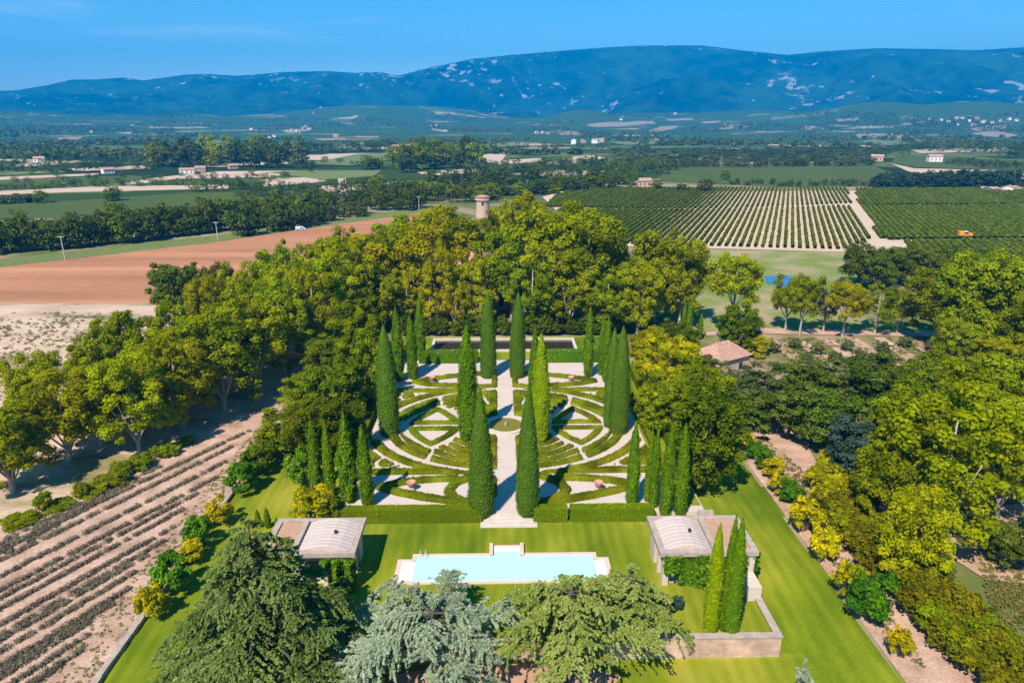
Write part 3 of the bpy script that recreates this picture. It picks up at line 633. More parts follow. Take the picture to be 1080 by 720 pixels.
cypress(556, 541, 404, 26, 'clipped conical cypress just right of the stone steps', P_CONE, 'clipped', .07, .10, group=G1)
cypress(411, 457, 342, 23, 'broad clipped cypress column at the far left of the round beds', P_COL, 'clipped', .07, .10, group=G1)
cypress(652, 455, 343, 22, 'broad clipped cypress column at the far right of the round beds', P_COL, 'clipped', .07, .10, group=G1)
cypress(644, 449, 346, 17, 'cypress half hidden behind the broad clipped column on the right of the parterre', P_COL, 'clipped', .05, .11, group=G1)
cypress(494, 463, 341, 20, 'loose dark green cypress left of the round basin', P_WILD, 'cypress', .22, .14, group=G1)
cypress(570, 466, 351, 19, 'bright lime green cypress right of the round basin', P_WILD, 'cypress_lime', .16, .13, group=G1)
cypress(563, 455, 343, 13, 'thin dark cypress directly behind the lime green one', P_WILD, 'cypress', .15, .13, group=G1)
cypress(515, 397, 308, 18, 'clipped cypress left of the far end of the central gravel path', P_COL, 'clipped', .04, .11, group=G1)
cypress(545.5, 397, 308, 17.5, 'clipped cypress right of the far end of the central gravel path', P_COL, 'clipped', .04, .11, group=G1)
cypress(421, 401, 323, 12, 'leftmost of the three slim cypresses at the back left of the parterre', P_WILD, 'cypress', .26, .14, group=G1)
cypress(436, 399, 331, 11, 'middle one of the three slim cypresses at the back left of the parterre', P_WILD, 'cypress', .26, .14, group=G1)
cypress(444, 375, 312, 10, 'slim cypress by the left end of the far hedge', P_WILD, 'cypress', .26, .14, group=G1)
cypress(620, 397, 322, 9.5, 'slim cypress alone at the back right of the parterre', P_WILD, 'cypress', .26, .14, group=G1)
cypress(634, 395, 333, 8, 'rear one of two slim touching cypresses at the back right', P_WILD, 'cypress', .26, .14, group=G1)
cypress(639, 402, 334, 9, 'front one of two slim touching cypresses at the back right', P_WILD, 'cypress', .26, .14, group=G1)
G2 = 'cypresses at the corners of the parterre'
cypress(334, 518, 442, 12.5, 'leftmost slim cypress behind the left pavilion and the yellow shrub', P_WILD, 'cypress', .2, .13, z=0, group=G2)
cypress(350, 526, 443, 11.5, 'second slim cypress from the left, rising out of the yellow shrub', P_WILD, 'cypress', .2, .13, z=0, group=G2)
cypress(369, 527, 435, 17, 'ragged broad cypress with dark gaps near its foot left of the parterre', P_WILD, 'cypress', .42, .16, group=G2)
cypress(388, 533, 447, 14.5, 'slim cypress standing on the gravel at the left end of the front hedge', P_WILD, 'cypress', .2, .13, group=G2)
cypress(666, 533, 444, 13, 'slim cypress standing on the gravel near the right end of the front hedge', P_WILD, 'cypress', .2, .13, group=G2)
cypress(683, 528, 452, 9, 'rearmost thin cypress of the right front cluster', P_WILD, 'cypress', .2, .13, group=G2)
cypress(688.5, 534, 451, 10, 'thin cypress touching the rearmost one in the right front cluster', P_WILD, 'cypress', .2, .13, group=G2)
cypress(701, 544, 446, 13.5, 'left one of the two cypresses behind the roof of the right pavilion', P_WILD, 'cypress', .16, .13, z=0, group=G2)
cypress(717, 544, 446, 14, 'right one of the two cypresses behind the roof of the right pavilion', P_WILD, 'cypress', .16, .13, z=0, group=G2)
G3 = 'three cypresses on the walled lawn'
cypress(748.5, 666, 551, 17.5, 'left one of the three bright cypresses on the walled lawn', P_WILD, 'cypress_lime', .1, .10, z=0, group=G3)
cypress(763, 663, 542, 14, 'tallest middle one of the three cypresses on the walled lawn', P_WILD, 'cypress', .1, .10, z=0, group=G3)
cypress(769.5, 667, 546, 19, 'right one of the three cypresses on the walled lawn', P_WILD, 'cypress', .1, .10, z=0, group=G3)
G4 = 'cypresses by the tiled hip roof'
cypress(720, 360, 318, 6, 'slim cypress to the left of the tiled hip roof house', P_WILD, 'cypress', .15, .15, z=0, group=G4)
cypress(725, 360, 315, 7, 'taller slim cypress beside the one left of the hip roof house', P_WILD, 'cypress', .15, .15, z=0, group=G4)
cypress(737.5, 358, 330, 5, 'short thin cypress behind the hip roof house', P_WILD, 'cypress', .15, .15, z=0, group=G4)
G5 = 'young cypresses by the left pavilion'
cypress(273, 556, 537, 6, 'leftmost of the three young cypresses by the left pavilion', P_WILD, 'cypress', .12, .08, z=0, group=G5)
cypress(283, 556, 535, 6.5, 'middle one of the three young cypresses by the left pavilion', P_WILD, 'cypress', .12, .08, z=0, group=G5)
cypress(295, 583, 545, 8.5, 'right one of the three young cypresses, in front of the terracotta roof terrace', P_WILD, 'cypress', .12, .08, z=0, group=G5)

# clipped hedges and box beds
def hedge_mesh(L, Wd, H, dens=34, size=.10, wave=.05):
    V, F = [], []
    def face(o, u, v, nu, nv):
        b = len(V)
        for j in range(nv + 1):
            for i in range(nu + 1):
                p = np.array(o) + np.array(u) * i / nu + np.array(v) * j / nv
                w = wave * mnoise.noise(Vector(p * .9)) + wave * .6 * mnoise.noise(Vector(p * 2.7))
                c = np.array([L / 2, Wd / 2, H / 2]); d = (p - c) / c; V.append(p + d * w)
        for j in range(nv):
            for i in range(nu): F.append((b + j * (nu + 1) + i, b + j * (nu + 1) + i + 1, b + (j + 1) * (nu + 1) + i + 1, b + (j + 1) * (nu + 1) + i))
    nl, nw, nh = max(2, int(L / .35)), max(2, int(Wd / .35)), max(2, int(H / .35))
    face((0, 0, 0), (L, 0, 0), (0, 0, H), nl, nh); face((L, Wd, 0), (-L, 0, 0), (0, 0, H), nl, nh)
    face((0, Wd, 0), (0, -Wd, 0), (0, 0, H), nw, nh); face((L, 0, 0), (0, Wd, 0), (0, 0, H), nw, nh); face((0, 0, H), (L, 0, 0), (0, Wd, 0), nl, nw)
    areas = [(L * H, (0, -1, 0)), (L * H, (0, 1, 0)), (Wd * H, (-1, 0, 0)), (Wd * H, (1, 0, 0)), (L * Wd, (0, 0, 1))]
    PP, NN = [], []
    for ar, nn in areas:
        k = int(ar * dens); p = rng.uniform(0, 1, (k, 3)) * np.array([L, Wd, H])
        for ax in range(3):
            if nn[ax]: p[:, ax] = ([L, Wd, H][ax] if nn[ax] > 0 else 0) + nn[ax] * rng.uniform(-.03, .05, k)
        PP.append(p); NN.append(unit(np.array(nn) + rng.normal(size=(k, 3)) * .45))
    P = np.concatenate(PP); N = np.concatenate(NN); V2, F2 = cards(P, N, size, .7)
    pv = np.array([.5 + .5 * mnoise.noise(Vector((p[0] * .22, p[1] * .5, 1.7))) for p in P])
    v = np.clip(pv * 1.1 - .25 + rng.uniform(0, .5, len(P)), 0, 1)
    nb = len(V); return quads('leaves', np.concatenate([np.array(V), V2]), np.concatenate([np.array(F), F2 + nb]), np.concatenate([np.full(len(F), .35), v]))
def hedge(x0, y0, x1, y1, wd, h, label, z=0, leaf='hedge', group=None, size=.10, dens=34):
    L = math.hypot(x1 - x0, y1 - y0); a = math.atan2(y1 - y0, x1 - x0)
    o = obj('clipped_hedge', hedge_mesh(L, wd, h, dens, size), LF[leaf], None, (x0, y0, z)); o.rotation_euler = (0, 0, a)
    return tag(o, label, 'hedge', group)
gh = 'clipped hedges round the parterre'
hx = lambda px, py=551: at(px, py)[0]
hedge(hx(361), 62.3, hx(508.5), 62.3, 1.15, 1.55, 'long clipped hedge along the front of the parterre left of the steps', group=gh)
hedge(hx(563), 62.2, hx(598.5), 62.2, 1.15, 1.55, 'short clipped hedge right beside the steps at the front of the parterre', group=gh)
hedge(hx(601.5), 62.2, hx(690), 62.2, 1.15, 1.55, 'clipped hedge with yellow patches ending at the right pavilion', group=gh)
hedge(GX - 14.6, 110.6, GX - 4.6, 110.6, 1.8, 1.9, 'leafy hedge in front of the dark pool left of the central path', z=TZ, leaf='laurel', group=gh, size=.16, dens=26)
hedge(GX + 4.6, 110.6, GX + 18.5, 110.6, 1.8, 1.9, 'leafy hedge in front of the dark pool right of the central path', z=TZ, leaf='laurel', group=gh, size=.16, dens=26)
hedge(GX - 18.4, 77, GX - 18.4, 88.5, .9, .95, 'low side hedge left of the round beds, nearer piece', z=TZ, leaf='box', group=gh)
hedge(GX - 18.4, 90, GX - 18.4, 108, .9, .95, 'low side hedge left of the round beds, farther piece', z=TZ, leaf='box', group=gh)
hedge(GX - 20.3, 74, GX - 20.3, 107, 1.1, 1.5, 'taller outer hedge at the foot of the dark trees left of the parterre', z=TZ, leaf='hedge', group=gh)
hedge(GX + 19.2, 71, GX + 19.2, 90, .9, .95, 'low side hedge right of the round beds, nearer piece', z=TZ, leaf='box', group=gh)
hedge(GX + 19.2, 91.5, GX + 19.2, 108, .9, .95, 'yellowing low side hedge right of the round beds, farther piece', z=TZ, leaf='hedge', group=gh)
hedge(GX + 21.6, 69, GX + 21.6, 106, 1.1, 1.4, 'yellow green outer hedge under the gold trees right of the parterre', z=TZ, leaf='hedge', group=gh)

# parterre beds, drawn in one quadrant (a = sideways, b = along the axis, from the basin) and mirrored
def seg_d(A, B, p, q):
    px_, py_ = q[0] - p[0], q[1] - p[1]; t = np.clip(((A - p[0]) * px_ + (B - p[1]) * py_) / (px_ * px_ + py_ * py_), 0, 1)
    return np.hypot(A - p[0] - t * px_, B - p[1] - t * py_)
def stroke(A, B, pts, w):
    d = np.full(A.shape, 99.)
    for p, q in zip(pts, pts[1:]): d = np.minimum(d, seg_d(A, B, p, q))
    return w / 2 - d
RA, RB = 16.6, 12.9
def ell(A, B): return (np.hypot(A / RA, B / RB) - 1) * (RA + RB) / 2          # about metres outside the ring path's middle line
def medal(A, B):                                                           # metres inside the almond medallion
    wv = 3.6 * (1 - np.clip(np.abs(B) / 6.1, 0, 1.2) ** 1.7); return (wv - np.abs(A - 9.7)) * .8
MN, MX = np.minimum, np.maximum
def bed_tri(A, B):
    o = MN(medal(A, B), B - .5); hole = MN(medal(A, B) - .85, B - 1.35); return MN(o, -hole)
def bed_crescent(A, B):
    o = MN(MN(-medal(A, B) - .95, -ell(A, B) - .6), MN(A - 9.2 - .25 * (B - 6), B - 1.1)); return np.where(np.abs(ell(A, B) + 1.8) < .2, -.1, o)
def hole_line(A, B, f): return np.abs(ell(A, B) + f)
def bed_inner(A, B):
    o = MN(MN(-medal(A, B) - .95, -ell(A, B) - .6), MN(9.0 + .1 * (B - 6) - A, MN(A - 1.2, np.hypot(A, B) - 3.7)))
    o = MN(o, B - .45)
    for f in (1.9, 3.4, 4.9, 6.4, 7.9): o = np.where((np.abs(ell(A, B) + f + .25 * np.sin(A * .9)) < .38) & (A > 2.3), -.1, o)
    for q in (.62, 1.25): o = np.where((np.abs(np.arctan2(B, A) - q) * np.hypot(A, B) < .32) & (ell(A, B) < -2.0) & (ell(A, B) > -6.2) & (A > 2.3), -.1, o)
    return o
def bed_outer(A, B):
    base = MN(MN(ell(A, B) - .6, 13.3 - B), MN(17.9 - A, MN(A - 1.4, B - 4.6)))
    inner = MN(ell(A, B) - 1.75, 12.2 - B)
    o = np.where((inner > 0) & (inner < .8), -.1, base)
    scroll = np.abs(np.hypot(A - 14.6, B - 10.6) - 1.25)
    return np.where((inner > .8) & (scroll < .36), -.1, o)
def bed_wing(A, B):
    o = stroke(A, B, [(14.3, 16.4), (12, 15.3), (9, 14.7), (6.0, 14.6)], 1.05)
    o = MX(o, stroke(A, B, [(14.3, 16.4), (12, 17.6), (9, 18.7), (5.6, 19.6), (3.9, 19.9)], 1.1))
    o = MX(o, stroke(A, B, [(4.4, 14.4), (6.0, 15.6), (6.6, 17.2), (6.0, 18.7), (4.6, 19.8)], 1.15))
    return o
def bed_end(A, B):
    return MX(stroke(A, B, [(1.65, 14.5), (1.65, 18.2)], .9), stroke(A, B, [(1.65, 14.5), (3.9, 14.2)], .8))
GS = .15
gA, gB = np.meshgrid(np.arange(.9, 18.3, GS), np.arange(0.2, 21.2, GS))
def bed_mesh(f, h, su, sv):
    S = f(gA, gB); prof = 1 - np.clip(1 - S / .2, 0, 1) ** 3
    X, Y = gA * su, gB * sv
    nz = np.array([[mnoise.noise(Vector((x * 1.1, y * 1.1, 2.2 + su))) * .11 + mnoise.noise(Vector((x * 3.1, y * 3.1, 5 + sv))) * .09 for x, y in zip(rx_, ry_)] for rx_, ry_ in zip(X, Y)])
    Z = np.where(S > 0, prof * (h + nz), -.12)
    ny_, nx_ = S.shape; i = (np.arange(ny_ - 1)[:, None] * nx_ + np.arange(nx_ - 1)[None])
    k = np.maximum(np.maximum(S[:-1, :-1], S[1:, :-1]), np.maximum(S[:-1, 1:], S[1:, 1:])) > 0
    q = i[k]; F = np.stack([q, q + 1, q + nx_ + 1, q + nx_], -1)
    if su * sv < 0: F = F[:, ::-1]
    Vv = np.stack([X, Y, Z], -1).reshape(-1, 3); us, inv = np.unique(F, return_inverse=True); Vv = Vv[us]; F = inv.reshape(F.shape)
    Vf = Vv[F].mean(1)
    n = min(int(len(F) * GS * GS * 34), 4000); pick = rng.integers(0, len(F), n); P = Vf[pick] + rng.uniform(-.07, .07, (n, 3))
    V2, F2 = cards(P, unit(np.array([0, 0, 1.0]) + rng.normal(size=(n, 3)) * .55), .11, .75)
    tv = lambda Q: np.array([min(1, max(0, .5 + 1.1 * mnoise.noise(Vector((p[0] * .45, p[1] * .45, 9.1 + su * 3 + sv))))) for p in Q])
    v = np.concatenate([np.clip(tv(Vf) * .7 + rng.uniform(-.15, .15, len(Vf)), 0, 1), np.clip(tv(P) + rng.uniform(-.35, .35, n), 0, 1)])
    return quads('leaves', np.concatenate([Vv, V2]), np.concatenate([F, F2 + len(Vv)]), v)
BEDS = [(bed_tri, 0.37, 'triangular box bed with a gravel middle, %s half of the %s almond medallion'),
        (bed_crescent, 0.37, 'curved box bed outside the %s half of the %s almond medallion'),
        (bed_inner, 0.38, 'large banded box bed beside the central path, %s of the basin on the %s'),
        (bed_outer, 0.37, 'straight edged box bed outside the ring path, at the %s %s corner'),
        (bed_wing, 0.45, 'wing shaped box hedge on the %s gravel strip, %s of the path'),
        (bed_end, 0.42, 'small box strip edging the central path at its %s end on the %s')]
for fb, hb, lb in BEDS:
    for su, sw in ((-1, 'left'), (1, 'right')):
        for sv, vw in ((-1, 'near'), (1, 'far')):
            o = obj('box_bed', bed_mesh(fb, hb * rng.uniform(.95, 1.08), su, sv), LF['box'], None, (GX, GY, TZ + .002))
            tag(o, lb % (vw, sw), 'box hedge', 'clipped box beds of the parterre')

# ------------------------------------------------------------------ stonework of the garden
bs = thing('round_basin', 'round stone fountain basin with green water at the middle of the parterre', 'fountain', (GX, GY, TZ))
MB().lathe([(2.85, 0), (2.85, .24), (2.3, .24), (2.3, .1)], 48).obj('rim', M['stone'], bs)
MB().lathe([(2.3, .15), (0.001, .15)], 48).obj('water', M['basinwater'], bs)
MB().lathe([(.32, .1), (.26, .3), (.34, .34), (.12, .4), (.08, .62), (.02, .64)], 16).obj('jet', M['stone_old'], bs, smooth_=True)
st = MB(); sx0, sx1 = hx(517, 545), hx(556, 545)
for i in range(4):
    st.box(sx0 - (3 - i) * .33 if i < 3 else sx0 - .05, sx1 + (3 - i) * .33 if i < 3 else sx1 + .05, 61.35 + i * .48, 63.31 + i * .003, -.05, TZ + .05 - (3 - i) * .135)
tag(st.obj('stone_steps', M['stone']), 'broad pale stone steps rising from the lawn to the central path', 'steps')
pd = thing('formal_pool', 'long dark rectangular pool in a stone rim behind the far hedge', 'pool', (GX, 120.0, TZ))
rim = MB(); hw, hd = 12.8, 2.9
rim.box(-hw - .5, hw + .5, -hd - .5, -hd, 0, .35).box(-hw - .5, hw + .5, hd, hd + .5, 0, .5).box(-hw - .5, -hw, -hd + .002, hd - .002, 0, .42).box(hw, hw + .5, -hd + .002, hd - .002, 0, .42)
rim.obj('rim', M['stone'], pd); MB().box(-hw, hw, -hd, hd, .01, .12).obj('water', M['darkwater'], pd)
def urn(px, py, label):
    x, y = at(px, py, TZ); t = thing('terracotta_urn', label, 'urn', (x, y, TZ), 0, 'terracotta urns on the gravel')
    MB().box(-.32, .32, -.32, .32, 0, .35).obj('plinth', M['stone'], t)
    MB().lathe([(.2, .35), (.22, .42), (.36, .62), (.46, .9), (.47, 1.0), (.53, 1.06), (.53, 1.14), (.42, 1.14), (.40, 1.0), (0.01, .98)], 20).obj('pot', M['urn'], t, smooth_=True)
for sg in (-1, 1): sheet('grass_margin', [(GX + sg * 17.95, 64.5), (GX + sg * 20.9, 64.5), (GX + sg * 20.9, 109), (GX + sg * 17.95, 109)], TZ + .006, M['lawn'])
urn(434, 517, 'terracotta urn beside the left wing bed on the front gravel')
urn(631, 517, 'terracotta urn beside the right wing bed on the front gravel')
urn(456, 404, 'terracotta urn on the far gravel left of the path')
urn(602, 404, 'terracotta urn on the far gravel right of the path')

# swimming pool
pl = thing('swimming_pool', 'long pale swimming pool with pink stone coping on the lawn', 'swimming pool', (0, 0, 0))
x0, x1, y0, y1 = -8.5, 9.25, 52.35, 56.9
cp = MB(); cw, ch = .38, .09
cp.box(x0, x1, y0, y0 + cw, -.2, ch).box(x0, -.75, y1 - cw, y1, -.2, ch).box(1.9, x1, y1 - cw, y1, -.2, ch)
cp.box(x0, x0 + cw, y0 + cw, 52.9, -.2, ch).box(x0, x0 + cw, 55.7, y1 - cw, -.2, ch).box(x1 - cw, x1, y0 + cw, 52.9, -.2, ch).box(x1 - cw, x1, 55.7, y1 - cw, -.2, ch)
for s, xa, xb in ((-1, x0 - 1.35, x0 + cw), (1, x1 - cw, x1 + 1.1)):
    cp.box(xa, xb, 52.55, 52.9, -.2, ch + .004).box(xa, xb, 55.7, 56.05, -.2, ch + .004)
    cp.box(xa, xa + .45, 52.9, 55.7, -.2, ch) if s < 0 else cp.box(xb - .45, xb, 52.9, 55.7, -.2, ch)
cp.box(-1.1, -.75, y1 - cw, 58.2, -.2, ch + .25).box(1.9, 2.25, y1 - cw, 58.2, -.2, ch + .25).box(-.75, 1.9, 57.9, 58.2, -.2, ch + .003)
cp.obj('coping', M['coping'], pl)
wt = MB().box(x0 + cw, x1 - cw, y0 + cw, y1 - cw, -.3, .03).box(-.74, 1.89, y1 - cw + .002, 57.2, -.3, .029); wt.obj('water', M['poolwater'], pl)
for i in range(3):
    MB().box(x0 - .9 + i * .43, x0 - .9 + (i + 1) * .43 - .004, 52.902, 55.698, -.3, .075 - i * .014).obj('entry_step', M['white'], pl); MB().box(x1 + .65 - (i + 1) * .34 + .004, x1 + .65 - i * .34, 52.902, 55.698, -.3, .075 - i * .014).obj('entry_step', M['white'], pl)
MB().box(-.74, 1.89, 57.2, 57.898, -.3, .07).obj('entry_step', M['white'], pl)
mb = MB()
for dx in (0, .5):
    mb.tube([(x0 + .75 + dx, y1 - .75, -.2), (x0 + .75 + dx, y1 - .75, .55), (x0 + .75 + dx, y1 - .55, .72), (x0 + .75 + dx, y1 - .2, .7), (x0 + .75 + dx, y1 - .1, .05)], [.03] * 5, 6)
mb.obj('ladder', M['metal'], pl)

# brick wall round the walled lawn and its cap
bw = thing('brick_wall', 'low pinkish brick garden wall with a stone cap round the lawn of the three cypresses', 'wall', (0, 0, 0))
wb = MB(); wb.box(-19.5, 22.75, WALL_Y - .02, WALL_Y + .42, -2.2, .22).box(22.3, 22.75, WALL_Y + .422, 51.2, -2.0, .22)
wb.obj('wall_face', M['brick'], bw)
MB().box(-19.6, 22.83, WALL_Y - .1, WALL_Y + .5, .222, .34).box(22.2, 22.83, WALL_Y + .502, 51.2, .222, .339).obj('cap', M['stone_old'], bw)

# the two pavilions
def pavilion(x0, x1, y0, y1, h, vx0, vx1, label, open_side):
    t = thing('garden_pavilion', label, 'pavilion', (x0, y0, 0)); L, D = x1 - x0, y1 - y0
    w = MB(); th = .4; o = .45                                            # walls set in from the eaves
    # back wall, right wall and front wall with openings
    w.box(o, L - o, D - o - th, D - o, 0, h - .45)
    def wall_openings(axis_, fixed, lo, hi, openings):
        p = lo
        for a, b_, top in openings + [(hi, hi, 0)]:
            if a > p: (w.box(p, a, fixed, fixed + th, 0, h - .45) if axis_ == 'x' else w.box(fixed, fixed + th, p, a, 0, h - .45))
            if b_ > a: (w.box(a, b_, fixed, fixed + th, top, h - .45) if axis_ == 'x' else w.box(fixed, fixed + th, a, b_, top, h - .45))
            p = b_
    wall_openings('x', o, o, L - o, [(1.0, 2.6, 2.7), (3.1, 4.6, 2.7)] if open_side < 0 else [(L - 4.6, L - 3.1, 2.7), (L - 2.6, L - 1.0, 2.7)])
    ylo, yhi = o + th + .002, D - o - th - .002
    bays = [(ylo + .25, ylo + 1.45, 3.0), (ylo + 1.8, ylo + 3.0, 3.0)]
    wall_openings('y', o if open_side < 0 else L - o - th, ylo, yhi, bays)
    w.box(L - o - th, L - o, ylo, yhi, 0, h - .45) if open_side < 0 else w.box(o, o + th, ylo, yhi, 0, h - .45)
    w.obj('wall', M['cream'], t)
    MB().box(o + th, L - o - th, o + th, D - o - th, -.05, .06).obj('floor', M['stone'], t)
    ro = MB(); e = .55
    zt = h - .448
    ro.box(0, L, 0, e, zt, h).box(0, L, D - e, D, zt, h).box(0, e, e, D - e, zt, h).box(L - e, L, e, D - e, zt, h)
    xv0, xv1 = vx0 - x0, vx1 - x0; div = xv1 if xv1 < L - 1.2 else xv0
    ro.box(div - .22, div + .22, e + .002, D - e - .002, zt + .02, h + .12)
    ro.obj('cornice', M['stone_old'], t)
    # shallow vaulted roof over one part, spring lines along x
    va = MB(); n_, m_ = 18, 5
    a0, a1 = (e, div - .22) if xv1 < L - 1.2 else (div + .22, L - e)
    for j in range(n_ + 1):
        f = j / n_
        for i in range(m_ + 1): va.v.append((a0 + (a1 - a0) * i / m_, e + (D - 2 * e) * f, h - .25 + .62 * math.sin(PI * i / m_) ** .8 + .035 * (j % 2)))
    for j in range(n_):
        for i in range(m_): va.f.append((j * (m_ + 1) + i, j * (m_ + 1) + i + 1, (j + 1) * (m_ + 1) + i + 1, (j + 1) * (m_ + 1) + i)); va.m.append(0)
    for row_ in (0, n_):                                                     # arched ends close the vault
        b0_ = row_ * (m_ + 1); lo = len(va.v); va.v += [(a0, va.v[b0_][1], h - .4), (a1, va.v[b0_][1], h - .4)]; va.f.append(tuple([lo, lo + 1] + [b0_ + i for i in range(m_, -1, -1)])); va.m.append(0)
    va.obj('vaulted_roof', M['vault'], t)
    b0, b1 = (div + .22, L - e) if xv1 < L - 1.2 else (e, div - .22)
    MB().box(b0 + .002, b1 - .002, e + .002, D - e - .002, zt + .05, h - .16).obj('roof_terrace', M['terracotta'], t)
    MB().box(min(a0, a1) + (a1 - a0) * .62, min(a0, a1) + (a1 - a0) * .62 + .25, D * .45, D * .45 + .2, h, h + .6).obj('vent', M['dark'], t)
    return t
PR = pavilion(14.1, 22.9, 51.4, 57.35, 3.75, 14.6, 19.1, 'garden pavilion with a pale vaulted roof and ivy covered front behind the three cypresses', -1)
PLF = pavilion(-21.3, -12.9, 51.9, 57.6, 3.75, -18.4, -13.4, 'garden pavilion with a pale vaulted roof half hidden behind the big cedar', 1)
MB().box(5.0, 6.4, 5.75, 6.15, 3.0, 4.25).obj('chimney', M['stone_old'], PR)
def ivy(x0, x1, y, z0, z1, n, label, axis_='x', thick=.5):
    u = rng.uniform(0, 1, n); P = np.stack([x0 + (x1 - x0) * u, y - rng.uniform(0, thick, n) * (.5 + .5 * np.sin(u * 17)), z0 + (z1 - z0) * rng.uniform(0, 1, n) ** .8], -1)
    keep = ~((P[:, 2] < 1.5 + .4 * np.sin(u * 9)) & (np.sin(u * 11 + 1) > .1)); P = P[keep]
    N = unit(np.array([0, -1, .5]) + rng.normal(size=P.shape) * .5)
    if axis_ == 'y': P = P[:, [1, 0, 2]] ; P[:, 0] = y + (y - P[:, 0]); N = N[:, [1, 0, 2]]; N[:, 0] *= -1
    V_, F_ = cards(P, N, .17, .8); o = obj('ivy', quads('ivy', V_, F_, rng.uniform(0, 1, len(P))), LF['laurel']); return tag(o, label, 'ivy')
ivy(14.6, 22.4, 51.8, .1, 3.5, 3600, 'bright green climbing vine covering the front of the right pavilion', thick=.9)
ivy(51.6, 56.5, 22.5, .0, 3.3, 1500, 'dark green climber on the right end wall of the right pavilion', 'y', .8)
ivy(-15.9, -12.9, 51.9, .1, 3.2, 1300, 'climber on the front corner of the left pavilion', thick=.9)
# white ramp wall between pavilion and brick wall
tag(MB().box(21.6, 22.75, 49.6, 51.6, -.2, 1.4).box(21.9, 22.7, 51.6, 51.85, -.2, 3.3).obj('plastered_wall', M['cream']), 'white plastered end wall between the right pavilion and the brick wall', 'wall')

# stone edging of the lawn along the lavender field
ew = MB(); n_ = 26; exy = [at(103 + (243 - 103) * f, 721 + (524 - 721) * f) for f in np.linspace(-.12, 1.05, n_)]
for i, (p, q) in enumerate(zip(exy, exy[1:])):
    a = random.uniform(-.06, .06); ew.box(min(p[0], q[0]) - .28 + a, max(p[0], q[0]) + .2 + a, p[1], q[1] - .02, -.3, .42 + random.uniform(-.05, .05))
tag(ew.obj('low_stone_wall', M['stone_old']), 'low rough stone wall dividing the lavender field from the lawn', 'wall')

# ------------------------------------------------------------------ the avenue of planes on the left
DA = (.335, .942)
def row(x, y, d, n, step, h0, h1, w0, label, group, key='plane', jit=.8, leafs=('plane', 'plane', 'plane_deep')):
    for i in range(n):
        f = i / max(1, n - 1); jx, jy = rng.uniform(-jit, jit, 2)
        lf = leafs[int(rng.integers(0, len(leafs)))]
        tree(key, x + d[0] * step * i + jx, y + d[1] * step * i + jy, h0 + (h1 - h0) * f + rng.uniform(-.8, .8), w0 * rng.uniform(.88, 1.15), 'plane_tree', label % nth(i), 'tree', group, lf)
GA = 'plane trees of the long avenue beside the lavender'
row(-45.3, 78.8, DA, 9, 7.6, 13.2, 19.5, 10.2, 'leafy plane tree, %s from the viewer in the avenue row nearest the lavender rows', GA)
row(-55.9, 70.1, DA, 11, 7.6, 10.2, 19.0, 8.4, 'leafy plane tree, %s from the viewer in the middle row of the avenue', GA)
row(-60.9, 84.3, DA, 8, 7.8, 11.0, 18.0, 8.4, 'leafy plane tree, %s from the viewer in the outer avenue row along the pale stubble', GA)
tpx('sparse', 14, 520, 418, 75, 'plane_tree', 'thin young plane tree at the left edge beside the stony strip', 'tree', GA, 'plane_deep')
tpx('sparse', 108, 470, 385, 70, 'plane_tree', 'loose plane tree with gaps above the undergrowth strip at the near end of the avenue', 'tree', GA, 'plane')
tpx('oak', 187, 340, 276, 46, 'oak_tree', 'dark round oak behind the avenue at the edge of the ploughed field', 'tree', 'dark trees behind the avenue')
tpx('oak', 213, 334, 280, 36, 'oak_tree', 'smaller dark oak right beside the round one behind the avenue', 'tree', 'dark trees behind the avenue')
tpx('oak', 236, 330, 277, 32, 'oak_tree', 'rightmost dark oak poking above the avenue against the ploughed field', 'tree', 'dark trees behind the avenue')
# undergrowth along the avenue
for i in range(24):
    if rng.uniform() < .3: continue
    f = i / 18; x, y = at(-20 + 175 * f, 571 - 82 * f); w = rng.uniform(1.6, 3.6)
    tree('bushlow', x + rng.uniform(-.5, .5), y + rng.uniform(-2.2, .9), rng.uniform(.5, 2.2), w, 'wild_bush', 'low wild bush in the green strip under the near end of the avenue', 'bush', 'wild bushes under the avenue', 'plane_deep')

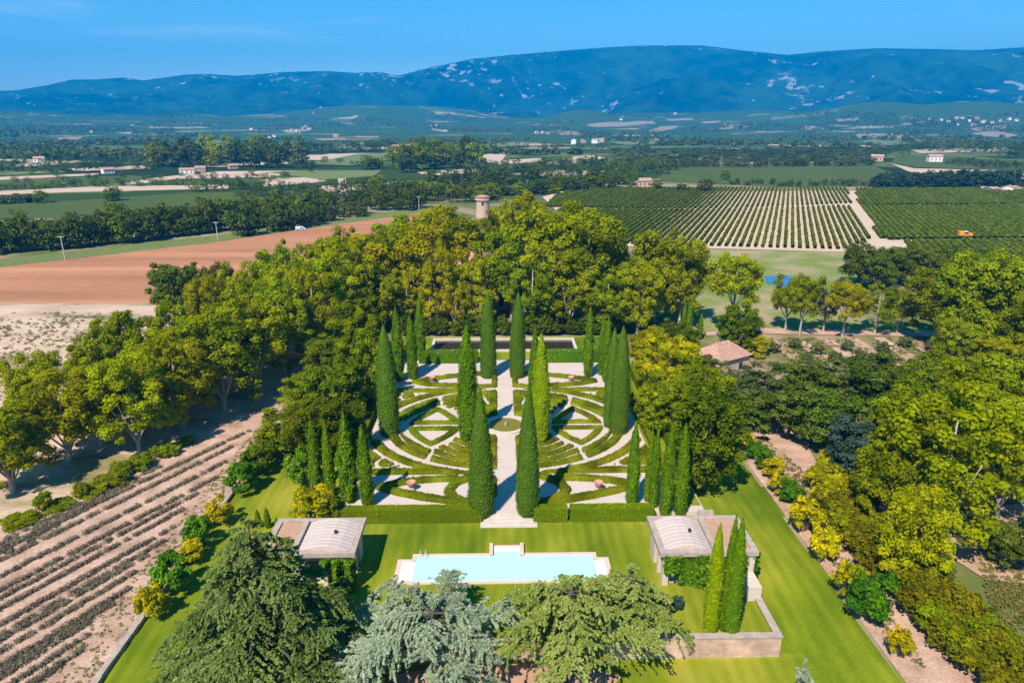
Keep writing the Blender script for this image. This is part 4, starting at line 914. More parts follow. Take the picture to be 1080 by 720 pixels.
# planes in front of and round the house
GB = 'tall plane trees round the house'
for a in [
 ('plane', 376, 352, 258, 66, None, 'plane tree at the left corner of the grove where the avenue meets it'),
 ('plane', 395, 342, 247, 74, 'plane_gold', 'yellowing plane tree at the left end of the grove behind the parterre'),
 ('plane', 352, 340, 244, 66, None, 'plane tree behind the avenue end with its crown against the ploughed field'),
 ('plane', 426, 334, 228, 74, 'plane', 'tall yellow green plane left of the house front'),
 ('planehi', 452, 339, 225, 70, 'plane_gold', 'golden plane with a high crown in front of the left half of the house'),
 ('sparse', 484, 337, 246, 58, 'plane_gold', 'thin golden plane in front of the middle of the pink house'),
 ('sparse', 512, 339, 262, 46, 'plane_gold', 'small thin plane in front of the right end of the pink house'),
 ('plane', 470, 318, 218, 72, 'plane', 'bright tall plane rising over the roof of the house'),
 ('sparse', 438, 344, 268, 44, 'plane_gold', 'small golden plane in front of the left end of the pink house'),
 ('sparse', 466, 346, 258, 48, 'plane_gold', 'golden plane whose trunk stands behind the left half of the dark pool'),
 ('sparse', 497, 344, 268, 46, 'plane', 'thin green plane before the right half of the pink house'),
 ('sparse', 430, 349, 292, 36, 'plane_gold', 'low golden tree at the left end of the house front'),
 ('sparse', 455, 350, 300, 34, 'plane_gold', 'low golden tree left of the middle of the house front'),
 ('sparse', 481, 350, 296, 36, 'plane_gold', 'low golden tree in the middle of the house front'),
 ('sparse', 508, 350, 300, 34, 'plane', 'low green tree right of the middle of the house front'),
 ('plane', 405, 350, 282, 52, 'plane_deep', 'lower plane at the foot of the yellowing one left of the house'),
 ('plane', 560, 350, 268, 56, 'plane_deep', 'lower plane at the foot of the largest one in the grove centre'),
 ('plane', 600, 350, 262, 60, 'plane_deep', 'lower plane behind the right half of the dark pool'),
 ('plane', 640, 352, 280, 54, 'plane_deep', 'lower plane at the right end of the dark pool'),
 ('plane', 672, 352, 276, 50, 'plane', 'lower plane filling the gap right of the grove'),
 ('plane', 540, 336, 226, 76, 'plane_deep', 'deep green plane just right of the house in the grove'),
 ('plane', 578, 339, 219, 84, 'plane', 'largest plane in the centre of the grove above the dark pool'),
 ('plane', 618, 341, 219, 86, 'plane_deep', 'large plane right of the grove centre with a dense crown to the ground'),
 ('plane', 600, 318, 214, 80, 'plane_deep', 'plane showing its top between the two largest planes of the grove'),
 ('plane', 652, 340, 250, 58, 'plane_deep', 'shorter plane at the right side of the grove'),
 ('plane', 690, 340, 243, 66, 'plane', 'plane with a yellow green crown right of the grove before the vineyard'),
 ('plane', 716, 343, 246, 56, 'plane', 'rightmost plane of the grove beside the meadow'),
 ('plane', 556, 305, 203, 48, 'plane', 'far plane beyond the grove to the right of the round tower'),
 ('plane', 528, 300, 210, 40, 'plane', 'plane close to the right of the round tower'),
 ('plane', 462, 305, 217, 60, 'plane', 'round crowned plane left of the round tower'),
 ('plane', 505, 306, 224, 46, 'plane', 'plane whose crown hides the foot of the round tower'),
 ('plane', 420, 308, 236, 46, 'plane_deep', 'plane behind the yellowing one near the end of the ploughed field'),
]: tpx(a[0], a[1], a[2], a[3], a[4], 'plane_tree', a[6], 'tree', GB, a[5])
# dark undergrowth between pool and grove
for i in range(22):
    x = -19 + i * 2.0; tree('dense', x + rng.uniform(-.7, .7), 127.4 + rng.uniform(-.7, 1.2), rng.uniform(2.6, 5.2), rng.uniform(2.6, 3.8), 'evergreen_bush', 'dark evergreen bush in the shade behind the long dark pool', 'bush', 'evergreen bushes behind the dark pool', z=0)

# dense trees left and right of the parterre
GC = 'dense trees along the left side of the parterre'
for a in [
 ('dense', 380, 392, 316, 66, 'plane_deep', 'tree at the far left corner of the parterre in front of the grove'),
 ('dense', 352, 402, 346, 62, 'dark', 'round dark tree beside the avenue end, left of the parterre'),
 ('dense', 385, 425, 352, 58, 'plane_deep', 'dark olive tree just left of the broad clipped cypress'),
 ('dense', 357, 447, 378, 66, 'dark', 'full dark tree in the middle of the left side planting'),
 ('dense', 328, 440, 392, 60, 'plane_deep', 'lighter green tree next to the dirt track, left side planting'),
 ('dense', 338, 490, 412, 72, 'dark', 'large dark tree behind the two slim cypresses on the left'),
 ('dense', 305, 478, 428, 62, 'plane_deep', 'bushy tree at the near end of the left side planting over the lawn'),
 ('dense', 372, 480, 420, 40, 'dark', 'narrow dark tree between the ragged cypress and the side hedge'),
]: tpx(a[0], a[1], a[2], a[3], a[4], 'broadleaf_tree', a[6], 'tree', GC, a[5])
GD = 'trees along the right side of the parterre'
for a in [
 ('plane', 702, 425, 352, 70, 'plane_gold', 'gold tinged tree beside the right broad cypress column'),
 ('dense', 684, 395, 346, 50, 'plane_gold', 'small yellowing tree behind the right broad cypress column'),
 ('dense', 697, 462, 392, 58, 'plane_deep', 'olive green tree over the right side hedge'),
 ('dense', 741, 518, 400, 84, 'dark', 'big dark round tree on the lawn right of the cypress cluster'),
 ('dense', 735, 455, 378, 64, 'plane_deep', 'mixed green tree behind the big dark round one'),
 ('dense', 715, 385, 335, 44, 'dark', 'dark tree between the grove and the tiled hip roof'),
 ('dense', 776, 374, 318, 46, 'dark', 'dark ball shaped tree right of the tiled hip roof'),
 ('dense', 794, 376, 352, 30, 'plane_gold', 'small yellow green bush tree at the right of the hip roof'),
]: tpx(a[0], a[1], a[2], a[3], a[4], 'broadleaf_tree', a[6], 'tree', GD, a[5])

# right hand side
GE = 'plane trees along the dirt track by the meadow'
for a in [
 ('planehi', 770, 352, 262, 58, 'plane', 'bright tall plane at the left of the dirt track by the meadow'),
 ('planehi', 828, 350, 290, 38, 'plane', 'plane with a visible trunk in front of the blue pond'),
 ('planehi', 843, 353, 288, 38, 'plane', 'plane just right of the one before the blue pond'),
 ('sparse', 868, 350, 300, 34, 'olive', 'half bare greyish plane in the row along the dirt track'),
 ('planehi', 888, 355, 293, 44, 'plane_gold', 'yellow green plane in the middle of the dirt track row'),
 ('sparse', 922, 352, 296, 44, 'plane_deep', 'thin crowned plane near the right end of the dirt track row'),
 ('sparse', 945, 352, 300, 38, 'plane', 'last thin plane of the dirt track row before the big dark trees'),
]: tpx(a[0], a[1], a[2], a[3], a[4], 'plane_tree', a[6], 'tree', GE, a[5])
GF = 'dark oaks between the meadow and the vineyard'
for j, (bx, by, tp, w, lb) in enumerate([(905, 302, 256, 40, 'leftmost dark oak at the edge of the meadow'), (925, 306, 264, 40, 'dark oak second from the left beyond the meadow'), (948, 300, 258, 44, 'dark oak third from the left beyond the meadow'),
    (973, 304, 262, 46, 'dark oak fourth from the left beyond the meadow'), (1000, 302, 261, 46, 'dark oak fifth from the left beyond the meadow'), (1030, 300, 264, 44, 'dark oak sixth from the left below the orange harvester'), (1062, 300, 266, 44, 'rightmost dark oak below the vineyard at the edge of the photo')]):
    tpx('oak', bx, by, tp, w, 'oak_tree', lb, 'tree', GF, 'oak')
GG = 'large trees at the far right'
for a in [
 ('plane', 984, 362, 268, 70, 'plane_deep', 'big dense plane left of the group at the right edge above the orchard'),
 ('plane', 1020, 372, 262, 78, 'plane_deep', 'tallest plane in the group at the right edge above the orchard'),
 ('plane', 1062, 378, 268, 80, 'plane_deep', 'plane touching the right edge above the orchard'),
 ('dense', 1005, 388, 330, 50, 'plane', 'smaller bright tree at the foot of the right edge planes'),
 ('dense', 1082, 400, 300, 70, 'plane_deep', 'tree cut by the right edge above the orchard'),
 ('dense', 1050, 400, 350, 56, 'plane', 'low tree beneath the right edge planes'),
]: tpx(a[0], a[1], a[2], a[3], a[4], 'plane_tree', a[6], 'tree', GG, a[5])
GH = 'grey green oaks and olives behind the shrub row'
for a in [
 ('olive', 772, 432, 394, 62, 'olive', 'leftmost grey olive tree beside the tiled hip roof'),
 ('olive', 805, 438, 388, 66, 'olive', 'grey olive tree second from the left below the orchard'),
 ('oak', 842, 440, 384, 66, 'oak', 'dark oak in the middle of the grey green belt'),
 ('olive', 880, 436, 380, 66, 'olive', 'grey tree right of the belt middle'),
 ('oak', 915, 440, 378, 74, 'oak', 'dark oak in front of the sandy orchard strips'),
 ('oak', 952, 438, 384, 70, 'oak', 'dark oak at the right end of the grey green belt'),
 ('oak', 790, 452, 418, 50, 'oak', 'small dark oak at the head of the yellow shrub row'),
 ('olive', 830, 462, 412, 64, 'oak', 'lower oak over the dirt patch'),
 ('olive', 765, 424, 386, 54, 'olive', 'small silver olive in front of the lower tiled roof'),
 ('oak', 872, 476, 412, 66, 'oak', 'oak beside the dirt patch at its right'),
 ('dense', 905, 522, 440, 80, 'pine', 'blue green dense tree at the right of the dirt patch'),
 ('oak', 985, 420, 372, 60, 'plane_deep', 'green tree between the dark belt and the bright planes on the right'),
 ('dense', 738, 412, 374, 40, 'olive', 'pale olive shrub tree at the left foot of the hip roof'),
]: tpx(a[0], a[1], a[2], a[3], a[4], 'oak_tree' if a[0] == 'oak' else 'olive_tree' if a[0] == 'olive' else 'evergreen_tree', a[6], 'tree', GH, a[5])
GI = 'bright planes at the right'
for a in [
 ('plane', 985, 574, 408, 128, 'plane', 'largest bright plane of the right foreground, over the hedge of bronze shrubs'),
 ('plane', 945, 520, 398, 88, 'plane_deep', 'plane behind the largest one at the right'),
 ('plane', 1000, 500, 385, 92, 'plane', 'bright plane with a broad crown behind the largest right plane'),
 ('plane', 1056, 492, 368, 96, 'plane_deep', 'tall plane near the right edge in the middle distance'),
 ('plane', 1050, 545, 425, 84, 'plane', 'plane above the bare reddish ground at the right edge'),
 ('plane', 1100, 520, 380, 100, 'plane_deep', 'plane mostly cut off by the right edge'),
 ('dense', 958, 622, 512, 74, 'plane', 'lower bushy plane in front of the largest right plane beside the bronze hedge'),
 ('dense', 925, 560, 452, 66, 'plane_deep', 'bushy tree between the blue green tree and the largest right plane'),
 ('dense', 1020, 450, 380, 70, 'plane_deep', 'dark green tree between the right planes and the orchard'),
]: tpx(a[0], a[1], a[2], a[3], a[4], 'plane_tree', a[6], 'tree', GI, a[5])
for k, (bx, by) in enumerate([(815, 372), (838, 368), (862, 374), (893, 370), (905, 380), (930, 372), (955, 366), (982, 371), (850, 384), (880, 383)]):
    tpx('olive', bx, by, by - 12, 15, 'olive_tree', 'tiny young olive planted between the sandy orchard strips', 'tree', 'young olives of the orchard', 'olive')
tpx('oak', 1065, 600, 556, 52, 'dark_bush', 'round dark bush on the reddish bare ground at the right edge', 'bush')
tpx('oak', 1036, 652, 640, 20, 'dark_bush', 'small dark bush on the rough grass at the lower right', 'bush')
tpx('oak', 985, 612, 590, 36, 'dark_bush', 'dark bush in the shade of the largest right plane', 'bush')

# shrub rows along both sides of the lawn
GS1 = 'shrubs along the right edge of the lawn'
for bx, by, tp, w, lf, lb in [
 (785, 474, 456, 24, 'yellow', 'yellow shrub at the far end of the right hand row'), (797, 484, 466, 22, 'laurel', 'green shrub second in the right hand row'), (806, 494, 474, 22, 'laurel', 'green shrub third in the right hand row'),
 (815, 504, 484, 24, 'yellow', 'yellow shrub fourth in the right hand row'), (822, 520, 500, 26, 'yellow', 'yellow shrub fifth in the right hand row, beside the dirt patch'), (834, 530, 508, 26, 'laurel', 'green shrub between yellow ones in the right hand row'),
 (848, 560, 526, 36, 'yellow', 'large yellow shrub in the middle of the right hand row'), (866, 590, 558, 32, 'yellow', 'yellow shrub just below the large one in the right hand row'), (893, 628, 592, 36, 'yellow', 'yellow green shrub touching the big green one'),
 (914, 655, 606, 44, 'laurel', 'biggest green shrub of the right hand row'), (946, 692, 662, 26, 'yellow', 'small yellow shrub nearest the viewer in the right hand row')]:
    tpx('shrub', bx, by, tp, w, 'round_shrub', lb, 'shrub', GS1, lf)
GS2 = 'shrubs along the left edge of the lawn'
for bx, by, tp, w, lf, lb in [
 (272, 500, 470, 34, 'dark', 'dark green shrub at the far end of the left hand row'), (256, 520, 486, 34, 'laurel', 'glossy green shrub above the stone wall in the left hand row'), (232, 553, 528, 26, 'yellow', 'yellow shrub with its shadow on the lawn, left hand row'),
 (211, 577, 543, 30, 'laurel', 'dark green shrub below the yellow one in the left hand row'), (203, 592, 573, 28, 'yellow', 'yellow topped shrub behind the largest one on the left'), (184, 626, 585, 38, 'laurel', 'largest green shrub of the left hand row'),
 (163, 652, 618, 28, 'yellow', 'yellow shrub nearest the viewer in the left hand row'), (290, 482, 452, 30, 'dark', 'dark shrub by the end of the dirt track'), (318, 512, 478, 30, 'laurel', 'leafy shrub at the edge of the lawn under the left side trees'),
 (331, 548, 512, 46, 'yellow', 'broad golden yellow shrub behind the left pavilion'), (352, 548, 524, 26, 'dark', 'dark green shrub between the golden shrub and the front hedge')]:
    tpx('shrub', bx, by, tp, w, 'round_shrub', lb, 'shrub', GS2, lf)
tpx('shrub', 714, 643, 628, 14, 'round_shrub', 'tiny blue grey shrub on the walled lawn', 'shrub', None, 'pine')
# tall hedge of bronze shrubs running to the lower right corner
a0, a1 = at(880, 548), at(1075, 745); n_ = 15
for i in range(n_):
    for s in (0, 1):
        f = (i + s * .5) / (n_ - .5); x = a0[0] + (a1[0] - a0[0]) * f + (1.1 if s else -.6) + rng.uniform(-.3, .3); y = a0[1] + (a1[1] - a0[1]) * f + rng.uniform(-.4, .4)
        tree('bushlow', x, y, rng.uniform(2.6, 3.7), rng.uniform(3.2, 4.2), 'hedge_shrub', 'bronze green shrub grown into the thick hedge that runs to the lower right corner', 'shrub', 'bronze green shrubs of the thick hedge', 'scrub' if rng.uniform() < .75 else 'plane_deep')
for bx, by in [(868, 520), (880, 512), (895, 532), (872, 538)]:
    tpx('bushlow', bx, by, by - 34, 40, 'hedge_shrub', 'yellowish shrub at the upper end of the thick bronze hedge', 'shrub', 'yellowish shrubs at the head of the thick hedge', 'plane_gold')

# ------------------------------------------------------------------ cedars of the foreground
def cedar(x, y, h, r, leaf, label, tiers, per, droop, z=0.0, zlow=.06, taper=1.0, size=.21, open_=.0, lean=(0, 0), var=.2):
    t = thing('cedar_tree', label, 'tree', (x, y, z), 0, 'cedars in the foreground')
    tr = MB(); tr.tube([(0, 0, -.2), (lean[0] * .3, lean[1] * .3, h * .35), (lean[0] * .7, lean[1] * .7, h * .7), (lean[0], lean[1], h * .97)], [.5, .38, .2, .04], 10)
    PP, NN, LL, VV = [], [], [], []
    for i in range(tiers):
        f = i / (tiers - 1); zz = h * (zlow + (.97 - zlow) * f)
        L0 = r * ((1 - f) ** taper * .95 + .06)
        nb = max(3, int(5 + 3 * (1 - f)))
        a0 = rng.uniform(0, 6.28)
        for k in range(nb):
            if rng.uniform() < open_: continue
            a = a0 + 2 * PI * k / nb + rng.uniform(-.3, .3); L = L0 * rng.uniform(1 - var * 1.4, 1 + var * .75)
            zb = zz + rng.uniform(-.3, .3); d = np.array([math.cos(a), math.sin(a)]); pt = np.array([-d[1], d[0]])
            c0 = np.array([lean[0], lean[1]]) * (zb / h)
            dr = droop * L * rng.uniform(.7, 1.3)
            if L > 1.0: tr.tube([(c0[0], c0[1], zb - .1), (c0[0] + d[0] * L * .5, c0[1] + d[1] * L * .5, zb + L * .08), (c0[0] + d[0] * L * .92, c0[1] + d[1] * L * .92, zb - dr * .55)], [.05 + L * .016, .03 + L * .01, .015], 5)
            n = int(per * L * (.5 + L * .16))
            # a flat spray: several twigs fan out from the branch, each a string of needle tufts
            nt = max(6, int(L * 11)); tw = rng.uniform(.15, 1.0, nt) ** .85; side = rng.uniform(-1, 1, nt)
            ti = rng.integers(0, nt, n); s = rng.uniform(0, 1, n) ** .8
            base = tw[ti] * L; wd = (.12 + .30 * (1 - (tw[ti] - .55) ** 2 * 1.6)) * L * rng.uniform(.55, 1.1, nt)[ti]
            out = base + s * wd * .45; lat = side[ti] * s * wd
            lift = rng.normal(0, .06, nt)[ti]
            zz_ = zb + .1 * L * np.sin(np.clip(out / L, 0, 1) * PI * .8) - dr * np.clip(out / L, 0, 1.2) ** 2 - s * s * .10 * L * (droop + .4) - np.abs(lat) * .10 + lift + rng.normal(0, .05, n)
            P = np.stack([c0[0] + d[0] * out + pt[0] * lat, c0[1] + d[1] * out + pt[1] * lat, zz_], -1)
            dirv = np.stack([d[0] * .6 + pt[0] * side[ti] * .8, d[1] * .6 + pt[1] * side[ti] * .8, -.25 * np.ones(n)], -1)
            PP.append(P); LL.append(unit(dirv + rng.normal(size=(n, 3)) * .8)); NN.append(unit(np.array([-.12, -.25, 1.0]) + rng.normal(size=(n, 3)) * .38))
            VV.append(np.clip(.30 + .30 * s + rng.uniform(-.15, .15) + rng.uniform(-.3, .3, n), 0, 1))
    P, N, Lg, v = (np.concatenate(q) for q in (PP, NN, LL, VV))
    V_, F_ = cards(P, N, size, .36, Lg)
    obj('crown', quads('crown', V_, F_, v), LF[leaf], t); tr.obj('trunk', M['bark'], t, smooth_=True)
    return t
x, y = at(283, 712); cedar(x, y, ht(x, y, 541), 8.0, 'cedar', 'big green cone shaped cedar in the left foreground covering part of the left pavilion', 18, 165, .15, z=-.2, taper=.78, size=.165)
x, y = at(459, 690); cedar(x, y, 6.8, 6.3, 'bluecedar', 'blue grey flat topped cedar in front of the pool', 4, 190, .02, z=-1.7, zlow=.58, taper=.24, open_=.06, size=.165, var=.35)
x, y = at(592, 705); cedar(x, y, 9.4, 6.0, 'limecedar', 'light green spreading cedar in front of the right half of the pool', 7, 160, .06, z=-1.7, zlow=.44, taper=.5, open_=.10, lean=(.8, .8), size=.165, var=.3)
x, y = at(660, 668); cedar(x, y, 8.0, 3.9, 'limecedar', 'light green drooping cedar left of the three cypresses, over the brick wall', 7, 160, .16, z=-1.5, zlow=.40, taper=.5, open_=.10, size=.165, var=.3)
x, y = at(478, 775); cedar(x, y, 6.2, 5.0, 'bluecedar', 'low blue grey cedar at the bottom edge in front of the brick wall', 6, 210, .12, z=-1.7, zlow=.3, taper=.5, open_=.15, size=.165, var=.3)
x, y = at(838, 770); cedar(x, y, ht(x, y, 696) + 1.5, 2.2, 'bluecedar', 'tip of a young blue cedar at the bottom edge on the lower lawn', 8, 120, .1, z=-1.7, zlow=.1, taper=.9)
# fallen dead boughs and bare soil under the cedars
dw = MB()
for (bx, by, a, L, hh) in [(598, 690, .3, 3.4, 2.6), (560, 700, -.5, 3.8, 2.0), (640, 700, 2.4, 2.8, 2.4), (520, 672, .1, 2.6, 2.2)]:
    x, y = at(bx, by, -1.5); p = [Vector((x, y, -1.6))]
    for k in range(1, 5): p.append(p[0] + Vector((math.cos(a) * L * k / 4, math.sin(a) * L * k / 4 + rng.uniform(-.2, .2), hh * math.sin(k / 4 * 1.9))))
    b_ = MB().tube(p, [.2, .17, .13, .09, .03], 7)
    for k in (2, 3):
        q = p[k]; b_.tube([q, q + Vector((rng.uniform(-.6, .6), rng.uniform(-.3, .3), .5)), q + Vector((rng.uniform(-1.2, 1.2), rng.uniform(-.6, .6), .8))], [.07, .05, .015], 5)
    o = b_.obj('dead_bough', M['wood_dead'], smooth_=True); tag(o, 'bare grey dead bough sticking out between the foreground cedars', 'branch', 'dead boughs under the cedars')
sheet('bare_soil', [(-9, 41.2), (-4, 40.6), (3, 41.0), (8, 41.5), (9.5, 43.0), (6, 44.4), (-4, 44.5), (-9, 43.4)], -1.66, M['terracotta'])

# ------------------------------------------------------------------ lavender rows
def tuft_row(x0, y0, x1, y1, name, label, cat, group, leaf, step, r, h, per, size, gap=.1, z=0.0):
    L = math.hypot(x1 - x0, y1 - y0); n = int(L / step); k = np.arange(n); k = k[rng.uniform(0, 1, n) > gap]
    c = np.stack([x0 + (x1 - x0) * k / n, y0 + (y1 - y0) * k / n, np.full(len(k), z + h * .3 + .08)], -1); c[:, :2] += rng.normal(0, r * .12, (len(k), 2))
    rad = r * rng.uniform(.75, 1.15, len(k)); V_, F_, v = clump_cards(c, rad, per, size, .9, .45, h / r * .8)
    V_[:, 2] = np.maximum(V_[:, 2], z + .06)
    o = obj(name, quads(name, V_, F_, v), LF[leaf]); return tag(o, label, cat, group)
ENDS = [(262, 458), (246, 467), (232, 480), (217, 505), (194, 532), (165, 564), (129, 606), (129, 624), (98, 660), (62, 707), (30, 745)]
ldx, ldy = -.49, -.872
ea, eb = at(255, 462), at(36, 742)
for i in range(17):
    f = i / 16; px_, py_ = (262 + (52 - 262) * f, 456 + (722 - 456) * f)
    x, y = at(px_, py_); x -= 1.2 * math.sin(i * 1.7) * .4
    L = min(46, (y - 30) / .872)
    tuft_row(x, y, x + ldx * L, y + ldy * L, 'lavender_row', 'row of cut lavender tufts, %s from the plane avenue' % nth(i), 'lavender row', 'lavender rows on the sandy slope', 'lavender', .45, .40, .42, 105, .09, .09)
for i in range(7):
    x, y = at(168 - i * 26, 494 + i * 15); L = (y - 38) / .872
    tuft_row(x, y, x + ldx * L, y + ldy * L, 'lavender_row', 'sparse lavender row in the shade of the planes, %s along the strip' % nth(i), 'lavender row', 'lavender rows on the sandy slope', 'lavender', .6, .5, .36, 90, .11, .3)
# scattered weeds on sand and stubble
def weeds(name, pts, n, r, leaf, label=None):
    P = np.array([at(*p) for p in pts]); lo, hi = P.min(0), P.max(0); q = []
    while len(q) < n:
        c = rng.uniform(lo, hi); s = False
        for (xa, ya), (xb, yb) in zip(P, np.roll(P, -1, 0)):
            if (ya > c[1]) != (yb > c[1]) and c[0] < (xb - xa) * (c[1] - ya) / (yb - ya) + xa: s = not s
        if s and mnoise.noise(Vector((c[0] * .15, c[1] * .15, 4))) > rng.uniform(-.5, .35): q.append((c[0], c[1], .14))
    V_, F_, v = clump_cards(np.array(q), r * rng.uniform(.5, 1.5, n), 14, r * .38, .8, .5, .5)
    o = obj(name, quads(name, V_, F_, v), LF[leaf]); return tag(o, label or 'scattered dry weeds', 'weeds', None, 'stuff')
weeds('weeds', [(-60, 330), (120, 330), (250, 345), (150, 430), (0, 520)], 1500, .42, 'weed', 'dry weeds scattered over the pale stubble field left of the avenue')
weeds('weeds', [(300, 420), (320, 420), (240, 530), (150, 650), (95, 720), (30, 740), (150, 600), (230, 500)], 900, .2, 'weed', 'small weeds on the sandy track beside the low stone wall')
weeds('weeds', [(800, 455), (850, 500), (905, 590), (985, 715), (950, 690), (880, 600), (815, 500)], 500, .25, 'weed', 'weeds on the dirt strip behind the shrub row')
weeds('weeds', [(1020, 545), (1100, 545), (1140, 700), (1060, 700)], 900, .3, 'weed', 'rough weeds on the reddish ground at the lower right')
weeds('weeds', [(750, 357), (1040, 357), (1060, 395), (800, 395)], 900, .4, 'weed', 'grass tufts between the sandy orchard strips')

# ------------------------------------------------------------------ vineyard rows
vd = ray(836, 128); vl = math.hypot(vd[0], vd[1]); vdx, vdy = vd[0] / vl, vd[1] / vl
def poly_clip(o, d, P):
    ts = []
    for (xa, ya), (xb, yb) in zip(P, P[1:] + P[:1]):
        den = d[0] * (yb - ya) - d[1] * (xb - xa)
        if abs(den) < 1e-9: continue
        t = ((xa - o[0]) * (yb - ya) - (ya - o[1]) * (xb - xa)) / den; s = ((xa - o[0]) * d[1] - (ya - o[1]) * d[0]) / den
        if 0 <= s <= 1: ts.append(t)
    ts.sort(); return [(ts[i], ts[i + 1]) for i in range(0, len(ts) - 1, 2)]
PATH_Y = [at(580, 221), at(1100, 219)]
def vine_rows(pix, sp, label, group, wr=.5, hr=1.25):
    P = [at(*p) for p in pix]; nxx, nyy = vdy, -vdx
    s = [p[0] * nxx + p[1] * nyy for p in P]; k = int(math.ceil(min(s) / sp))
    while k * sp < max(s):
        o = (k * sp * nxx, k * sp * nyy)
        for t0, t1 in poly_clip(o, (vdx, vdy), P):
            if t1 - t0 < 6: continue
            n = int((t1 - t0) / .8); tt = np.linspace(t0, t1, n); ph = rng.uniform(0, 99)
            prof = np.array([(-.8, .05), (-1, .55), (-.55, 1), (.55, 1), (1, .55), (.8, .05)]) * np.array([wr, hr]); m_ = len(prof)
            rr_ = 1 + .22 * np.sin(tt * 3.1 + ph) + rng.uniform(-.28, .28, n); hh = 1 + rng.uniform(-.2, .2, n)
            gap = rng.uniform(0, 1, n) < .02; rr_[gap] *= .35; hh[gap] *= .4
            Q = np.zeros((n, m_, 3))
            for j in range(m_):
                w_ = prof[j, 0] * rr_ * rng.uniform(.8, 1.2, n)
                Q[:, j, 0] = o[0] + vdx * tt + nxx * w_; Q[:, j, 1] = o[1] + vdy * tt + nyy * w_; Q[:, j, 2] = .15 + prof[j, 1] * hh
            i_ = (np.arange(n - 1)[:, None] * m_ + np.arange(m_ - 1)[None]).ravel()
            F = np.stack([i_, i_ + 1, i_ + m_ + 1, i_ + m_], -1)
            ob = obj('vine_row', quads('vine_row', Q.reshape(-1, 3), F, rng.uniform(0, 1, len(F))), LF['vine']); tag(ob, label, 'vine row', group)
        k += 1
vine_rows([(575, 219), (585, 208), (605, 201), (700, 199), (893, 199), (898, 215), (760, 220.4), (640, 220.9)], 2.3, 'vine row in the upper part of the vineyard left of the sandy lane', 'vine rows left of the sandy lane, upper part')
vine_rows([(583, 221.5), (640, 221.8), (760, 221.4), (899, 218.5), (919, 252), (890, 264), (650, 258), (594, 226)], 2.3, 'vine row in the lower striped part of the vineyard left of the sandy lane', 'vine rows left of the sandy lane, lower part')
vine_rows([(902, 200), (1130, 199), (1130, 216), (906, 217.6)], 2.3, 'vine row in the upper part of the vineyard right of the sandy lane', 'vine rows right of the sandy lane, upper part', .8)
vine_rows([(908, 218.8), (1130, 217), (1130, 252), (936, 254), (929, 252)], 2.3, 'vine row in the middle part of the vineyard right of the sandy lane', 'vine rows right of the sandy lane, middle part', .85)
vine_rows([(950, 256), (1130, 254), (1130, 280), (965, 275)], 2.3, 'vine row in the nearest part of the vineyard behind the dark oaks', 'vine rows behind the dark oaks', .85)
# the orange harvester
hv = at(1017, 252); tv = thing('grape_harvester', 'orange grape harvester standing over the vine rows at the right', 'harvester', (hv[0], hv[1], 0), -.2); tv.scale = (.72,) * 3
MB().box(-3.2, -.9, -1.3, 1.3, 1.9, 3.9).box(-.898, 1.0, -1.3, 1.3, 1.9, 2.5).box(1.002, 3.0, -1.25, 1.25, 1.9, 3.0).obj('body', M['orange'], tv)
cb_ = MB().box(-.85, .95, -1.0, 1.0, 2.502, 3.7).obj('cab', M['glass'], tv); MB().box(-.9, 1.0, -1.05, 1.05, 3.702, 3.85).obj('cab_roof', M['vanwhite'], cb_)
for wx in (-2.3, 2.2):
    for wy in (-1.25, 1.25):
        wh = MB(); wh.tube([(wx, wy - .25, .85), (wx, wy + .25, .85)], [.85, .85], 18); wh.f.append(tuple(range(17, -1, -1))); wh.m.append(0); wo = wh.obj('wheel', M['tyre'], tv)
        MB().tube([(wx, wy - .27 if wy < 0 else wy, .85), (wx, wy if wy < 0 else wy + .27, .85)], [.4, .4], 12).obj('rim', M['orange'], wo)
        MB().box(wx - .15, wx + .15, wy - .14, wy + .14, 1.6, 1.95).obj('leg', M['metal'], tv)
# the van by the wood
vp = at(317, 243); tv = thing('van', 'white and blue van parked where the ploughed field meets the wood', 'van', (vp[0], vp[1], 0), .25); tv.scale = (.78,) * 3
bd = MB(); pr = [(-2.3, .35), (2.4, .35), (2.4, 1.0), (1.7, 1.2), (1.2, 1.95), (-2.3, 1.95)]
bd.add([(x, -.9, z) for x, z in pr] + [(x, .9, z) for x, z in pr], [tuple(range(6)), tuple(range(11, 5, -1))] + [(i, i + 6, (i + 1) % 6 + 6, (i + 1) % 6) for i in range(6)]); bd.obj('body', M['vanwhite'], tv)
MB().box(-2.2, 1.9, -.905, -.901, .5, 1.0).box(-2.2, 1.9, .901, .905, .5, 1.0).obj('side_stripe', M['vanblue'], tv)
MB().box(.0, 1.1, -.906, -.902, 1.15, 1.7).obj('window', M['glass'], tv); MB().box(.0, 1.1, .902, .906, 1.15, 1.7).obj('window', M['glass'], tv)
for wx in (-1.5, 1.5):
    for wy in (-.85, .85): MB().tube([(wx, wy - .11, .35), (wx, wy + .11, .35)], [.35, .35], 14).obj('wheel', M['tyre'], tv)

